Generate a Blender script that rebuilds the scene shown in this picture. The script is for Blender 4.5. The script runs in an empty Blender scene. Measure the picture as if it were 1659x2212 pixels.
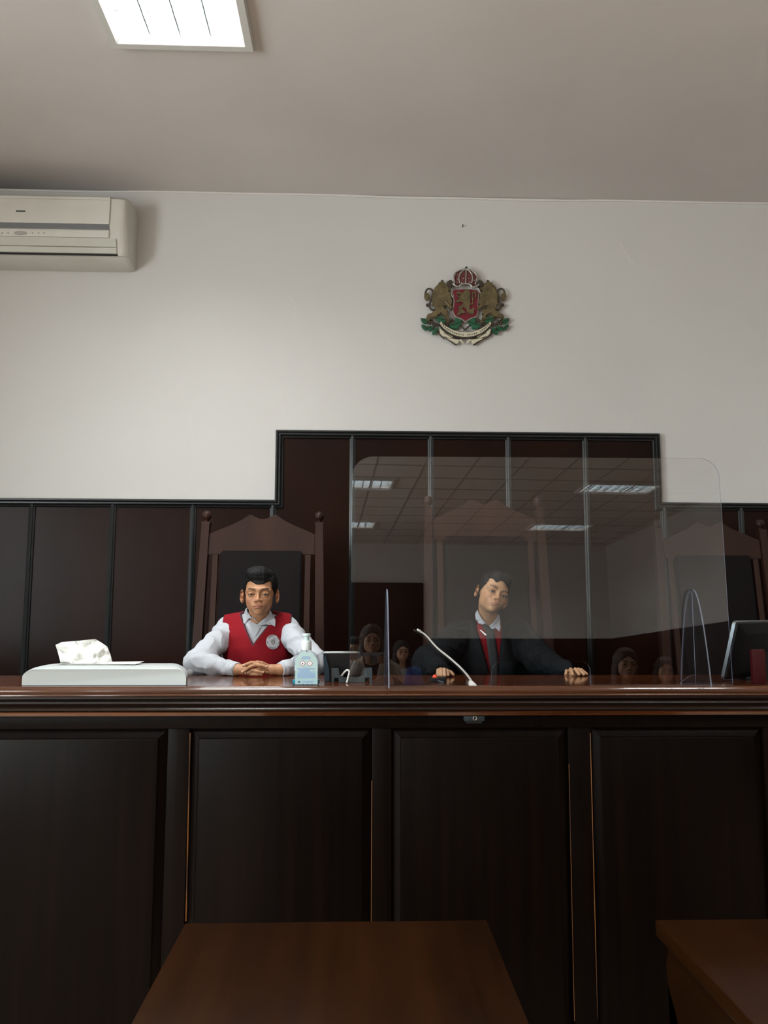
import bpy, bmesh, math, random
import numpy as np
from mathutils import Vector, Matrix

# ------------------------------------------------------------------ camera, world, exposure
S = bpy.context.scene
W_, H_ = 1659, 2212
F_PX, TILT, YAW, ROLL = 1728.8, math.radians(6.6406), math.radians(1.9261), math.radians(0.1217)
CAMZ = 1.5
cam_d = bpy.data.cameras.new('camera'); cam = bpy.data.objects.new('camera', cam_d)
S.collection.objects.link(cam); S.camera = cam
cam_d.sensor_fit = 'VERTICAL'; cam_d.sensor_height = 36.0; cam_d.lens = F_PX / H_ * 36.0
cam_d.clip_start = 0.02
RM = Matrix.Rotation(-YAW, 3, 'Z') @ Matrix.Rotation(math.pi/2 + TILT, 3, 'X') @ Matrix.Rotation(ROLL, 3, 'Z')
cam.matrix_world = Matrix.Translation((0, 0, CAMZ)) @ RM.to_4x4()
world = bpy.data.worlds.new('world'); S.world = world; world.use_nodes = True
world.node_tree.nodes['Background'].inputs[0].default_value = (0.5, 0.55, 0.6, 1)
world.node_tree.nodes['Background'].inputs[1].default_value = 0.0
S.view_settings.view_transform = 'Standard'; S.view_settings.look = 'None'
S.view_settings.gamma = 1.0; S.view_settings.use_curve_mapping = False
S.view_settings.exposure = 0.1
S.cycles.use_denoising = True
S.cycles.max_bounces = 9; S.cycles.transparent_max_bounces = 12; S.cycles.caustics_reflective = False
S.cycles.caustics_refractive = False
S.cycles.sample_clamp_indirect = 4.0

LIGHT_W = 150.0      # watts of each louvred ceiling fitting
ROOM_X0, ROOM_X1, ROOM_Y0, ROOM_Y1, CEIL = -3.6, 5.6, -9.6, 4.4, 3.86
# columns / rows of the ceiling fittings: (x centre, y centre)
LIGHTS = [(-0.75, 2.57), (3.6, 2.2), (-0.94, -1.35), (3.0, -1.35), (0.38, -4.85), (4.02, -4.85), (0.36, -7.65), (4.05, -7.65)]

# unseen left-hand windows added to brighten the ceiling and wall (centres along y)
ADDED_WINDOWS = [0.4, -3.0, -6.4]
WIN_Z0, WIN_Z1, WIN_W, DAY_W = 1.0, 3.0, 1.6, 215.0
for wy in ADDED_WINDOWS:
    dl = bpy.data.lights.new('added_daylight', 'AREA'); dl.shape = 'RECTANGLE'; dl.size = WIN_Z1 - WIN_Z0 - .06; dl.size_y = WIN_W - .06
    dl.energy = DAY_W; dl.color = (.92, .97, 1.0)
    do = bpy.data.objects.new('added_daylight', dl); S.collection.objects.link(do)
    do.location = (ROOM_X0 - .13, wy, (WIN_Z0 + WIN_Z1)/2); do.rotation_euler = (0, math.radians(-90), 0)

def U(px, py, Y):
    """the point at depth Y that the photograph shows at (px, py)"""
    d = RM @ Vector(((px - W_/2) / F_PX, -(py - H_/2) / F_PX, -1.0))
    return Vector((d.x * Y / d.y, Y, CAMZ + d.z * Y / d.y))
def UZ(px, py, Z):
    d = RM @ Vector(((px - W_/2) / F_PX, -(py - H_/2) / F_PX, -1.0))
    k = (Z - CAMZ) / d.z
    return Vector((d.x * k, d.y * k, Z))

# ------------------------------------------------------------------ helpers
def srgb(h):
    h = h.lstrip('#'); c = [int(h[i:i+2], 16) / 255 for i in (0, 2, 4)]
    return tuple((x / 12.92 if x <= .04045 else ((x + .055) / 1.055) ** 2.4) for x in c) + (1.0,)

def mat(name, col, rough=.5, metal=0, spec=.5, coat=0, coat_r=.1, bump=None, vary=None, trans=0, ior=1.45, emit=None, estr=0, alpha=1, sss=0, sheen=0):
    m = bpy.data.materials.new(name); m.use_nodes = True
    nt = m.node_tree; b = nt.nodes['Principled BSDF']
    c = srgb(col) if isinstance(col, str) else col
    b.inputs['Base Color'].default_value = c
    b.inputs['Roughness'].default_value = rough; b.inputs['Metallic'].default_value = metal
    b.inputs['Specular IOR Level'].default_value = spec
    b.inputs['Coat Weight'].default_value = coat; b.inputs['Coat Roughness'].default_value = coat_r
    b.inputs['Transmission Weight'].default_value = trans; b.inputs['IOR'].default_value = ior
    b.inputs['Alpha'].default_value = alpha
    if sss:
        b.inputs['Subsurface Weight'].default_value = sss
        b.inputs['Subsurface Radius'].default_value = (.012, .005, .003); b.inputs['Subsurface Scale'].default_value = 1.0
    if sheen: b.inputs['Sheen Weight'].default_value = sheen
    if emit:
        b.inputs['Emission Color'].default_value = srgb(emit); b.inputs['Emission Strength'].default_value = estr
    tc = nt.nodes.new('ShaderNodeTexCoord')
    if vary:   # (scale xyz, second colour, lo, hi, detail)
        mp = nt.nodes.new('ShaderNodeMapping'); mp.inputs['Scale'].default_value = vary[0]
        n = nt.nodes.new('ShaderNodeTexNoise'); n.inputs['Scale'].default_value = 1; n.inputs['Detail'].default_value = vary[4] if len(vary) > 4 else 5
        rp = nt.nodes.new('ShaderNodeValToRGB')
        rp.color_ramp.elements[0].position = vary[2]; rp.color_ramp.elements[1].position = vary[3]
        rp.color_ramp.elements[0].color = c; rp.color_ramp.elements[1].color = srgb(vary[1])
        nt.links.new(tc.outputs['Object'], mp.inputs[0]); nt.links.new(mp.outputs[0], n.inputs['Vector'])
        nt.links.new(n.outputs[0], rp.inputs[0]); nt.links.new(rp.outputs[0], b.inputs['Base Color'])
    if bump:   # (scale xyz, strength, distance, detail)
        mp = nt.nodes.new('ShaderNodeMapping'); mp.inputs['Scale'].default_value = bump[0]
        n = nt.nodes.new('ShaderNodeTexNoise'); n.inputs['Scale'].default_value = 1; n.inputs['Detail'].default_value = bump[3] if len(bump) > 3 else 4
        bp = nt.nodes.new('ShaderNodeBump'); bp.inputs['Strength'].default_value = bump[1]; bp.inputs['Distance'].default_value = bump[2]
        nt.links.new(tc.outputs['Object'], mp.inputs[0]); nt.links.new(mp.outputs[0], n.inputs['Vector'])
        nt.links.new(n.outputs[0], bp.inputs['Height']); nt.links.new(bp.outputs[0], b.inputs['Normal'])
        if coat: nt.links.new(bp.outputs[0], b.inputs['Coat Normal'])
    return m

def link(name, me, m=None, parent=None, smooth=False):
    o = bpy.data.objects.new(name, me); S.collection.objects.link(o)
    if m is not None and not me.materials: me.materials.append(m)
    if smooth:
        for p in me.polygons: p.use_smooth = True
    if parent is not None:
        o.parent = parent
        o.matrix_parent_inverse = parent.matrix_basis.inverted() if parent.parent is None else (parent.parent.matrix_basis @ parent.matrix_parent_inverse @ parent.matrix_basis).inverted()
    return o
def mesh(name, V, Fc):
    me = bpy.data.meshes.new(name); me.from_pydata([tuple(v) for v in V], [], Fc); me.update(); return me
def bmobj(name, bm, m=None, parent=None, smooth=False, auto=None):
    bmesh.ops.recalc_face_normals(bm, faces=bm.faces)
    me = bpy.data.meshes.new(name); bm.to_mesh(me); bm.free()
    o = link(name, me, m, parent, smooth or auto is not None)
    if auto is not None: me.set_sharp_from_angle(angle=math.radians(auto))
    return o
def tag(o, label=None, cat=None, group=None, kind=None):
    if label: o['label'] = label
    if cat: o['category'] = cat
    if group: o['group'] = group
    if kind: o['kind'] = kind
    return o
def empty(name, loc, label=None, cat=None, group=None, kind=None):
    o = bpy.data.objects.new(name, None); S.collection.objects.link(o); o.location = loc; o.empty_display_size = .05
    return tag(o, label, cat, group, kind)

def add_box(bm, c, s, R=None, bev=0):
    r = bmesh.ops.create_cube(bm, size=1); vs = r['verts']
    for v in vs:
        p = Vector((v.co.x * s[0], v.co.y * s[1], v.co.z * s[2]))
        v.co = (R @ p if R is not None else p) + Vector(c)
    if bev:
        es = {e for v in vs for e in v.link_edges}
        bmesh.ops.bevel(bm, geom=list(es), offset=bev, segments=2, affect='EDGES', profile=.6)
def box(name, c, s, m, parent=None, R=None, bev=0):
    bm = bmesh.new(); add_box(bm, c, s, R, bev)
    return bmobj(name, bm, m, parent, auto=40 if bev else None)
def boxmm(name, a, b, m, parent=None, bev=0):
    c = [(a[i] + b[i]) / 2 for i in range(3)]; s = [abs(b[i] - a[i]) for i in range(3)]
    return box(name, c, s, m, parent, None, bev)
def add_loft(bm, rings, cap=True, closed=True):
    R = [[bm.verts.new(p) for p in r] for r in rings]; n = len(R[0])
    for i in range(len(R) - 1):
        for j in range(n if closed else n - 1):
            k = (j + 1) % n
            bm.faces.new((R[i][j], R[i][k], R[i+1][k], R[i+1][j]))
    if cap: bm.faces.new(R[0][::-1]); bm.faces.new(R[-1])
def add_extrude_x(bm, prof, x0, x1):
    """closed (y,z) profile swept along x"""
    add_loft(bm, [[(x0, y, z) for y, z in prof], [(x1, y, z) for y, z in prof]])
def add_lathe(bm, prof, c, seg=24, M=None):
    c = Vector(c); M = M if M is not None else Matrix.Identity(3); rings = []
    for r, z in prof:
        rings.append([c + M @ Vector((r*math.cos(2*math.pi*k/seg), r*math.sin(2*math.pi*k/seg), z)) for k in range(seg)])
    add_loft(bm, rings)
def add_tube(bm, pts, r, seg=10):
    pts = [Vector(p) for p in pts]; rings = []; rr = r if hasattr(r, '__len__') else [r] * len(pts)
    t0 = (pts[1] - pts[0]).normalized(); up = Vector((0, 0, 1)) if abs(t0.z) < .9 else Vector((1, 0, 0))
    for i, p in enumerate(pts):
        t = (pts[min(i+1, len(pts)-1)] - pts[max(i-1, 0)]).normalized()
        a = t.cross(up).normalized(); b = t.cross(a).normalized(); up = b * -1 if False else up
        rings.append([p + (a * math.cos(2*math.pi*k/seg) + b * math.sin(2*math.pi*k/seg)) * rr[i] for k in range(seg)])
    add_loft(bm, rings)
def spline(pts, n=8):
    """Catmull-Rom through pts"""
    P = [Vector(p) for p in pts]; P = [P[0]*2 - P[1]] + P + [P[-1]*2 - P[-2]]; out = []
    for i in range(1, len(P) - 2):
        for k in range(n):
            t = k / n; a, b, c, d = P[i-1:i+3]
            out.append(.5 * ((2*b) + (c - a)*t + (2*a - 5*b + 4*c - d)*t*t + (3*b - a - 3*c + d)*t**3))
    out.append(P[-2]); return out
def poly_prism(name, pts, front, back, m, parent=None, bev=0, holes=None):
    """pts: 2D outline mapped by front(x,y) and back(x,y) to 3D points"""
    bm = bmesh.new()
    a = [bm.verts.new(front(*p)) for p in pts]; b = [bm.verts.new(back(*p)) for p in pts]
    n = len(pts)
    f = bm.faces.new(a); g = bm.faces.new(b[::-1])
    for i in range(n): bm.faces.new((a[i], b[i], b[(i+1) % n], a[(i+1) % n]))
    if bev: bmesh.ops.bevel(bm, geom=list(f.edges), offset=bev, segments=2, affect='EDGES')
    bmesh.ops.triangulate(bm, faces=[x for x in bm.faces if len(x.verts) > 4])
    return bmobj(name, bm, m, parent, auto=40)

# ------------------------------------------------------------------ materials
M = {}
M['wall'] = mat('wall_paint', '#d4d3d0', .8, vary=((.5, .5, .7), '#cecbc8', .35, .7), bump=((9, 9, 9), .12, .004, 5))
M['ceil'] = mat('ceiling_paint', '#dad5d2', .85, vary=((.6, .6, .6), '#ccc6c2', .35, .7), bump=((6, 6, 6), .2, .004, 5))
def soft_patch(m, c, r, col, amt):
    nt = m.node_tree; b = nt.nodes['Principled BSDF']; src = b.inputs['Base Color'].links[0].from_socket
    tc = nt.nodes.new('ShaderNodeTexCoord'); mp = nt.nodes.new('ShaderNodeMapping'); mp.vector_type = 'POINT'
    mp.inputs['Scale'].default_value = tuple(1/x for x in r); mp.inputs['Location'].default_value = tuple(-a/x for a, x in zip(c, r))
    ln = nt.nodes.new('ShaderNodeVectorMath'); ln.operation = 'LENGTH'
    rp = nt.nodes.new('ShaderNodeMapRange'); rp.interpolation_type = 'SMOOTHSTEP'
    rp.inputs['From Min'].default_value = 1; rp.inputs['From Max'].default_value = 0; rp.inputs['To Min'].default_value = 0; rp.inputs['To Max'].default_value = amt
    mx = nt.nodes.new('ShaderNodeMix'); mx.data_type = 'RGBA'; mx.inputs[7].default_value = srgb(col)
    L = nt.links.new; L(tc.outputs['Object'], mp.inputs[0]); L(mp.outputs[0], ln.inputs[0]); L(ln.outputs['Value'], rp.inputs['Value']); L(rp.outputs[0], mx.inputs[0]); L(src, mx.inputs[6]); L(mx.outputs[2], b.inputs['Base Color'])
M['floor'] = mat('floor_vinyl', '#bba591', .45, vary=((2, 2, 2), '#ab947f', .4, .6))
M['maho'] = mat('mahogany_panel', '#27130b', .30, spec=.11, vary=((2.2, 2, 1.1), '#150a07', .3, .72, 6), bump=((3, 3, 1.5), .12, .01, 3))
M['batten'] = mat('black_batten', '#1f2324', .3, spec=.5, bump=((20, 20, 3), .15, .002))
M['trim'] = mat('black_moulding', '#1b1c1d', .32, spec=.5)
M['chairwood'] = mat('chair_wood', '#352019', .38, spec=.22, vary=((6, 6, 1.6), '#241511', .3, .7, 6), bump=((30, 30, 4), .15, .002))
M['leather'] = mat('dark_upholstery', '#100a0c', .55, spec=.12, vary=((4, 4, 4), '#120c0e', .4, .6), bump=((40, 40, 40), .2, .002))
M['desktop'] = mat('desk_top_varnish', '#5e3018', .13, spec=.4, coat=.2, coat_r=.05, vary=((.9, 14, 30), '#44210f', .3, .7, 7), bump=((1.2, 25, 25), .08, .002))
M['nosing'] = mat('desk_nosing_wood', '#5a3118', .11, spec=.7, coat=.5, coat_r=.05, vary=((1.6, 30, 60), '#34190c', .3, .7, 7), bump=((9, 20, 20), .05, .001))
M['crown'] = mat('desk_moulding_wood', '#22140d', .28, spec=.45, vary=((1.6, 30, 60), '#140c0a', .3, .7, 7), bump=((2, 40, 40), .2, .0015))
M['bench'] = mat('desk_front_wood', '#100805', .36, spec=.10, vary=((34, 34, 1.0), '#080403', .32, .66, 8), bump=((60, 60, 2.2), .25, .0015, 6))
M['worn'] = mat('worn_edge_wood', '#8a5420', .45, vary=((10, 10, 3), '#3b2312', .45, .62, 6))
M['tablewood'] = mat('table_wood', '#2a1506', .28, spec=.12, vary=((16, 1.2, 10), '#1a0c04', .3, .72, 7), bump=((50, 3, 50), .3, .0012))
M['white_pl'] = mat('white_plastic', '#b4baba', .35, bump=((200, 200, 200), .05, .0005))
M['cream_pl'] = mat('aged_white_plastic', '#d6d3cb', .4, vary=((3, 3, 3), '#ccc8be', .4, .7))
M['cream_dk'] = mat('aged_plastic_vane', '#c4c2b6', .45, vary=((3, 3, 3), '#b8b5a7', .4, .7))
M['dark'] = mat('dark_gap', '#161616', .6)
M['mark'] = mat('printed_grey', '#4b4b4d', .5)
M['mark2'] = mat('printed_pale', '#a9a8a2', .5)
M['paper'] = mat('white_paper', '#e6e6e2', .7, bump=((14, 14, 14), .5, .01, 4))
M['paper'].node_tree.nodes['Principled BSDF'].inputs['Transmission Weight'].default_value = 0
M['steel'] = mat('brushed_steel', '#8d9494', .3, metal=.9)
M['monitor'] = mat('monitor_back', '#0d0f11', .45, spec=.2)
M['black_pl'] = mat('black_plastic', '#1b1c1e', .35)
M['teal_pl'] = mat('blue_grey_plastic', '#2b3b46', .35)
M['bracket'] = mat('grey_bracket', '#3b4447', .4)
M['mic'] = mat('white_gooseneck', '#d8d8d6', .22, metal=.25, spec=.6)
M['red'] = mat('red_folder', '#38090d', .45, spec=.3)
M['redled'] = mat('red_button', '#d05038', .3, emit='#e04020', estr=.5)

def acrylic(name, tint=(1, 1, 1, 1), f0=.045, extra=0.0):
    m = bpy.data.materials.new(name); m.use_nodes = True; nt = m.node_tree; nt.nodes.clear()
    o = nt.nodes.new('ShaderNodeOutputMaterial'); mix = nt.nodes.new('ShaderNodeMixShader')
    t = nt.nodes.new('ShaderNodeBsdfTransparent'); g = nt.nodes.new('ShaderNodeBsdfGlossy')
    t.inputs[0].default_value = tint; g.inputs['Roughness'].default_value = 0.006; g.inputs['Color'].default_value = (1, 1, 1, 1)
    lw = nt.nodes.new('ShaderNodeLayerWeight'); lw.inputs['Blend'].default_value = .5
    p = nt.nodes.new('ShaderNodeMath'); p.operation = 'POWER'; p.inputs[1].default_value = 5
    q = nt.nodes.new('ShaderNodeMath'); q.operation = 'MULTIPLY_ADD'; q.inputs[1].default_value = 1 - f0; q.inputs[2].default_value = f0
    L = nt.links.new
    L(lw.outputs['Facing'], p.inputs[0]); L(p.outputs[0], q.inputs[0]); L(q.outputs[0], mix.inputs[0])
    L(t.outputs[0], mix.inputs[1]); L(g.outputs[0], mix.inputs[2]); L(mix.outputs[0], o.inputs[0])
    return m
M['acrylic'] = acrylic('clear_acrylic', (.975, .98, .985, 1))
M['acrylic_fin'] = acrylic('clear_acrylic_foot', (.9, .91, .95, 1))
M['acr_edge'] = mat('acrylic_edge', '#868c9c', .2, spec=.6, alpha=.6)

# ------------------------------------------------------------------ the room
M['winpaint'] = mat('added_window_paint', '#d5d5d2', .4); M['winglass'] = acrylic('added_window_glass', (.95, .97, .96, 1))
def slab(name, a, b, m): return tag(boxmm(name, a, b, m), kind='structure')
T = .15
wall_back = slab('wall_back', (ROOM_X0 - T, ROOM_Y1, 0), (ROOM_X1 + T, ROOM_Y1 + T, CEIL), M['wall'])
bm = bmesh.new()     # left-hand wall opened for the three added windows
yc = [ROOM_Y0] + [v for w in sorted(ADDED_WINDOWS) for v in (w - WIN_W/2, w + WIN_W/2)] + [ROOM_Y1]
for k, (a, b) in enumerate(zip(yc, yc[1:])):
    if k % 2 == 0: add_box(bm, (ROOM_X0 - T/2, (a + b)/2, CEIL/2), (T, b - a, CEIL))
    else:
        add_box(bm, (ROOM_X0 - T/2, (a + b)/2, WIN_Z0/2), (T, b - a, WIN_Z0)); add_box(bm, (ROOM_X0 - T/2, (a + b)/2, (WIN_Z1 + CEIL)/2), (T, b - a, CEIL - WIN_Z1))
tag(bmobj('wall_left', bm, M['wall']), kind='structure')
for k, wy in enumerate(ADDED_WINDOWS):  # frames and glass of the added, unseen windows
    bm = bmesh.new(); x = ROOM_X0 - .06
    for s in (-1, 1): add_box(bm, (x, wy + s*(WIN_W/2 - .03), (WIN_Z0 + WIN_Z1)/2), (.05, .06, WIN_Z1 - WIN_Z0)); add_box(bm, (x, wy, (WIN_Z0 + WIN_Z1)/2 + s*((WIN_Z1 - WIN_Z0)/2 - .03)), (.05, WIN_W - .12, .06))
    add_box(bm, (x, wy, (WIN_Z0 + WIN_Z1)/2), (.05, .06, WIN_Z1 - WIN_Z0 - .12))
    wo = tag(bmobj('added_window_%d' % (k + 1), bm, M['winpaint']), kind='structure')
    for s in (-1, 1): boxmm('pane', (x - .003, wy + s*.03, WIN_Z0 + .06), (x + .003, wy + s*(WIN_W/2 - .06), WIN_Z1 - .06), M['winglass'], wo)
wall_right = slab('wall_right', (ROOM_X1, ROOM_Y0, 0), (ROOM_X1 + T, ROOM_Y1, CEIL), M['wall'])
wall_front = slab('wall_front', (ROOM_X0 - T, ROOM_Y0 - T, 0), (ROOM_X1 + T, ROOM_Y0, CEIL), M['wall'])
slab('floor', (ROOM_X0 - T, ROOM_Y0 - T, -T), (ROOM_X1 + T, ROOM_Y1 + T, 0), M['floor'])
# ceiling with an opening for each recessed fitting
FW, FD = .66, 1.26     # opening of the long fittings (x, y) for the front pair; the rear ones lie the other way
def lit_size(i): return (.534, 1.13) if i < 2 else (1.0, .52)
xs = sorted({ROOM_X0 - T, ROOM_X1 + T} | {v for i, (x, y) in enumerate(LIGHTS) for v in (x - lit_size(i)[0]/2, x + lit_size(i)[0]/2)})
ys = sorted({ROOM_Y0 - T, ROOM_Y1 + T} | {v for i, (x, y) in enumerate(LIGHTS) for v in (y - lit_size(i)[1]/2, y + lit_size(i)[1]/2)})
bm = bmesh.new()
for a, b in zip(xs, xs[1:]):
    for c, d in zip(ys, ys[1:]):
        mx, my = (a + b)/2, (c + d)/2
        if any(abs(mx - x) < lit_size(i)[0]/2 and abs(my - y) < lit_size(i)[1]/2 for i, (x, y) in enumerate(LIGHTS)): continue
        vs = [bm.verts.new(p) for p in ((a, c, CEIL), (b, c, CEIL), (b, d, CEIL), (a, d, CEIL))]; bm.faces.new(vs[::-1])
bmesh.ops.remove_doubles(bm, verts=bm.verts, dist=1e-4)
r = bmesh.ops.extrude_face_region(bm, geom=bm.faces[:])
for v in r['geom']:
    if isinstance(v, bmesh.types.BMVert): v.co.z += .02
soft_patch(M['ceil'], (-2.3, 4.42, CEIL), (1.5, .42, .2), '#55565a', .8)      # darker grey ellipse above the air conditioner, fading outwards
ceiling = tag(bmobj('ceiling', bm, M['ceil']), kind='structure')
# the tile grid of the rear part of the ceiling
bm = bmesh.new()
x = ROOM_X0
while x < ROOM_X1:
    add_box(bm, (x, (ROOM_Y0 - .6)/2, CEIL - .002), (.022, -ROOM_Y0 - .6, .004)); x += .6
y = ROOM_Y0 + .3
while y < -.6:
    add_box(bm, ((ROOM_X0 + ROOM_X1)/2, y, CEIL - .0025), (ROOM_X1 - ROOM_X0, .022, .005)); y += .6
tag(bmobj('tile_grid', bm, mat('ceiling_grid_paint', '#a39e98', .5), ceiling), kind='stuff')

# panelling on the back wall
SP = .0988033 * ROOM_Y1
X762 = U(762, 955, ROOM_Y1 - .02).x
XA, XB = U(594, 1000, ROOM_Y1 - .04).x, U(1430, 1000, ROOM_Y1 - .04).x
ZLO, ZHI = U(300, 1077, ROOM_Y1 - .04).z, U(1000, 931, ROOM_Y1 - .04).z
strips = [X762 + (k - 4) * SP for k in range(-4, 14)]
PY = ROOM_Y1 - .014
TW = .046
for i in range(len(strips) - 1):
    a, b = strips[i], strips[i+1]
    if a < ROOM_X0: a = ROOM_X0
    if b > ROOM_X1: b = ROOM_X1
    if b - a < .03: continue
    cuts = sorted({a, b} | {x for x in (XA + .01, XB - .01) if a < x < b})
    for c, d in zip(cuts, cuts[1:]):
        top = ZHI - .01 if XA < (c + d)/2 < XB else ZLO - .01
        if d - c < .05: continue
        boxmm('panel', (c + .002, PY, .02), (d - .002, ROOM_Y1 - .0005, top), M['maho'], wall_back)
for s in strips:
    if not (ROOM_X0 < s < ROOM_X1): continue
    if abs(s - XA) < .06 or abs(s - XB) < .06:
        if s < XA or s > XB or True:
            top = ZLO - .03
    else: top = (ZHI if XA < s < XB else ZLO) - .03
    w = .0165; prof = [(-w, 0), (-w, -.007), (-w*.55, -.010), (-w*.45, -.016), (0, -.019), (w*.45, -.016), (w*.55, -.010), (w, -.007), (w, 0)]
    bm = bmesh.new(); add_loft(bm, [[(s + u, PY + v, z) for u, v in prof] for z in (.02, top)])
    bmobj('batten', bm, M['batten'], wall_back)
# stepped black moulding that caps the panelling, mitred at the corners
prof = [(0, 0), (0, -.026), (.004, -.032), (.010, -.032), (.014, -.026), (.016, -.024), (.020, -.034), (.027, -.034), (.030, -.026), (.033, -.022), (.038, -.028), (.043, -.026), (TW, -.018), (TW, 0)]
def moulding(name, ends):
    bm = bmesh.new(); add_loft(bm, [[(fx(s), ROOM_Y1 - .0005 + d, fz(s)) for s, d in prof] for fx, fz in ends])
    return tag(bmobj(name, bm, M['trim']), kind='structure')
L0 = (lambda s: ROOM_X0, lambda s: ZLO - s); L1 = (lambda s: XA + s, lambda s: ZLO - s); L2 = (lambda s: XA + s, lambda s: ZHI - s)
L3 = (lambda s: XB - s, lambda s: ZHI - s); L4 = (lambda s: XB - s, lambda s: ZLO - s); L5 = (lambda s: ROOM_X1, lambda s: ZLO - s)
for n, e in enumerate(((L0, L1), (L1, L2), (L2, L3), (L3, L4), (L4, L5))): moulding('trim_%d' % (n + 1), e)
# fine cracks and the little nail in the plaster
crk = mat('crack_paint', '#e2ded8', .6)
for pts in ([(385, 618), (398, 632), (418, 640), (428, 652), (440, 668)], [(612, 617), (622, 634), (634, 648), (640, 672), (641, 700)],
            [(606, 832), (609, 862), (612, 890), (618, 915)], [(410, 895), (416, 925), (420, 960)], [(829, 720), (845, 738), (860, 765)],
            [(1340, 522), (1348, 540), (1362, 562), (1384, 578)], [(1240, 705), (1246, 728), (1258, 745)], [(1352, 880), (1356, 905), (1354, 930)],
            [(1580, 655), (1612, 664), (1659, 668)]):
    bm = bmesh.new(); add_tube(bm, [U(x, y, ROOM_Y1 - .0002) for x, y in pts], .0011, 6)
    bmobj('plaster_crack', bm, crk, wall_back)
nail = bmesh.new(); p = U(999, 491, ROOM_Y1); add_tube(nail, [p + Vector((0, .004, 0)), p + Vector((0, -.02, .004))], .0022, 8); add_tube(nail, [p + Vector((0, -.018, .004)), p + Vector((0, -.021, .004))], .004, 8)
tag(bmobj('nail', nail, M['dark']), 'small bare nail in the white wall above the coat of arms', 'nail')
# rear wall (seen in the acrylic): wainscot and a tall dark door
for i in range(11):
    a = ROOM_X0 + i * .8364
    if a > 5.5: break
    boxmm('panel', (a + .004, ROOM_Y0 + .0005, .02), (min(a + .8324, ROOM_X1), ROOM_Y0 + .02, 2.06), M['maho'], wall_front)
dr = tag(boxmm('door_1', (-.45, ROOM_Y0 + .021, 0.001), (1.95, ROOM_Y0 + .07, 3.1), M['maho']), kind='structure')
for k in (-1, 1): boxmm('door_leaf', (.75 + k*.585 - .57, ROOM_Y0 + .0705, .02), (.75 + k*.585 + .57, ROOM_Y0 + .09, 3.0), M['maho'], dr)

for i in range(16):
    a = ROOM_Y0 + .022 + i*.83
    if a > 3.9: break
    boxmm('panel', (ROOM_X1 - .02, a + .004, .02), (ROOM_X1 - .0005, a + .826, 2.06), M['maho'], wall_right)
# the thin uneven plaster bead where the wall meets the ceiling
bm = bmesh.new(); P = []
for k in range(70):
    x = ROOM_X0 + (ROOM_X1 - ROOM_X0)*k/69; P.append((x, ROOM_Y1 - .002, CEIL - .006 - .004*math.sin(x*2.3) - .002*math.sin(x*7.1)))
add_tube(bm, P, .007, 8); tag(bmobj('trim_6', bm, mat('joint_plaster', '#e0dcd8', .6), smooth=True), kind='structure')

# ------------------------------------------------------------------ ceiling fittings
M['fit_white'] = mat('fitting_white_enamel', '#d6d5d0', .4)
M['louvre'] = mat('louvre_aluminium', '#8d9698', .3, metal=.8)
M['tube'] = mat('fluorescent_tube', '#ffffff', .5, emit='#eef6ff', estr=16)
def fitting(i, x, y, label):
    w, d = lit_size(i); t = empty('ceiling_light', (x, y, CEIL), label, 'ceiling light', 'louvred ceiling lights')
    h = .09
    bm = bmesh.new()   # tray: five plates, open below
    add_box(bm, (x, y, CEIL + h), (w, d, .004))
    for sx in (-1, 1): add_box(bm, (x + sx*(w/2 - .003), y, CEIL + h/2 + .01), (.004, d - .002, h - .022))
    for sy in (-1, 1): add_box(bm, (x, y + sy*(d/2 - .003), CEIL + h/2 + .01), (w - .012, .004, h - .022))
    bmobj('tray', bm, M['fit_white'], t)
    bm = bmesh.new()   # bevelled rim below the ceiling
    o, q = .035, .03
    def ring(e, z): return [(x - w/2 - e, y - d/2 - e, z), (x + w/2 + e, y - d/2 - e, z), (x + w/2 + e, y + d/2 + e, z), (x - w/2 - e, y + d/2 + e, z)]
    add_loft(bm, [ring(o, CEIL - .001), ring(o - .005, CEIL - q), ring(0, CEIL - q), ring(-.012, CEIL - .012), ring(-.012, CEIL + .012), ring(-.001, CEIL + .012), ring(-.001, CEIL - .001)], cap=False)
    R = bm.verts[:]; 
    bmobj('rim', bm, M['fit_white'], t)
    n = 4; L = max(w, d) - .08
    for k in range(n):
        off = ((k + .5)/n - .5) * (min(w, d) - .06)
        a, b = ((off, -L/2), (off, L/2)) if d > w else ((-L/2, off), (L/2, off))
        bm = bmesh.new(); add_tube(bm, [(x + a[0], y + a[1], CEIL + .062), (x + b[0], y + b[1], CEIL + .062)], .013, 10)
        bmobj('fluorescent_tube', bm, M['tube'], t)
    bm = bmesh.new()   # louvre blades
    nb = 8
    z = CEIL + .018
    if d > w:
        for k in range(1, n): add_box(bm, (x + (k/n - .5)*(w - .03), y, z), (.006, d - .03, .036))
        for k in range(1, nb): add_box(bm, (x, y + (k/nb - .5)*(d - .03), z), (w - .03, .003, .034))
    else:
        for k in range(1, n): add_box(bm, (x, y + (k/n - .5)*(d - .03), z), (w - .03, .006, .036))
        for k in range(1, nb): add_box(bm, (x + (k/nb - .5)*(w - .03), y, z), (.010, d - .03, .050))
    bmobj('louvre', bm, M['louvre'], t)
    ld = bpy.data.lights.new('ceiling_lamp', 'AREA'); ld.shape = 'RECTANGLE'; ld.size = w - .04; ld.size_y = d - .04
    ld.energy = LIGHT_W * LSC[i]; ld.color = (.98, 1.0, .98); ld.spread = math.radians(148)
    lo = bpy.data.objects.new('lamp_glow', ld); S.collection.objects.link(lo); lo.location = (0, 0, .08); lo.parent = t
    return t
LSC = [.44, .28, 1.3, .95, .9, .75, .8, .65]
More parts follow.
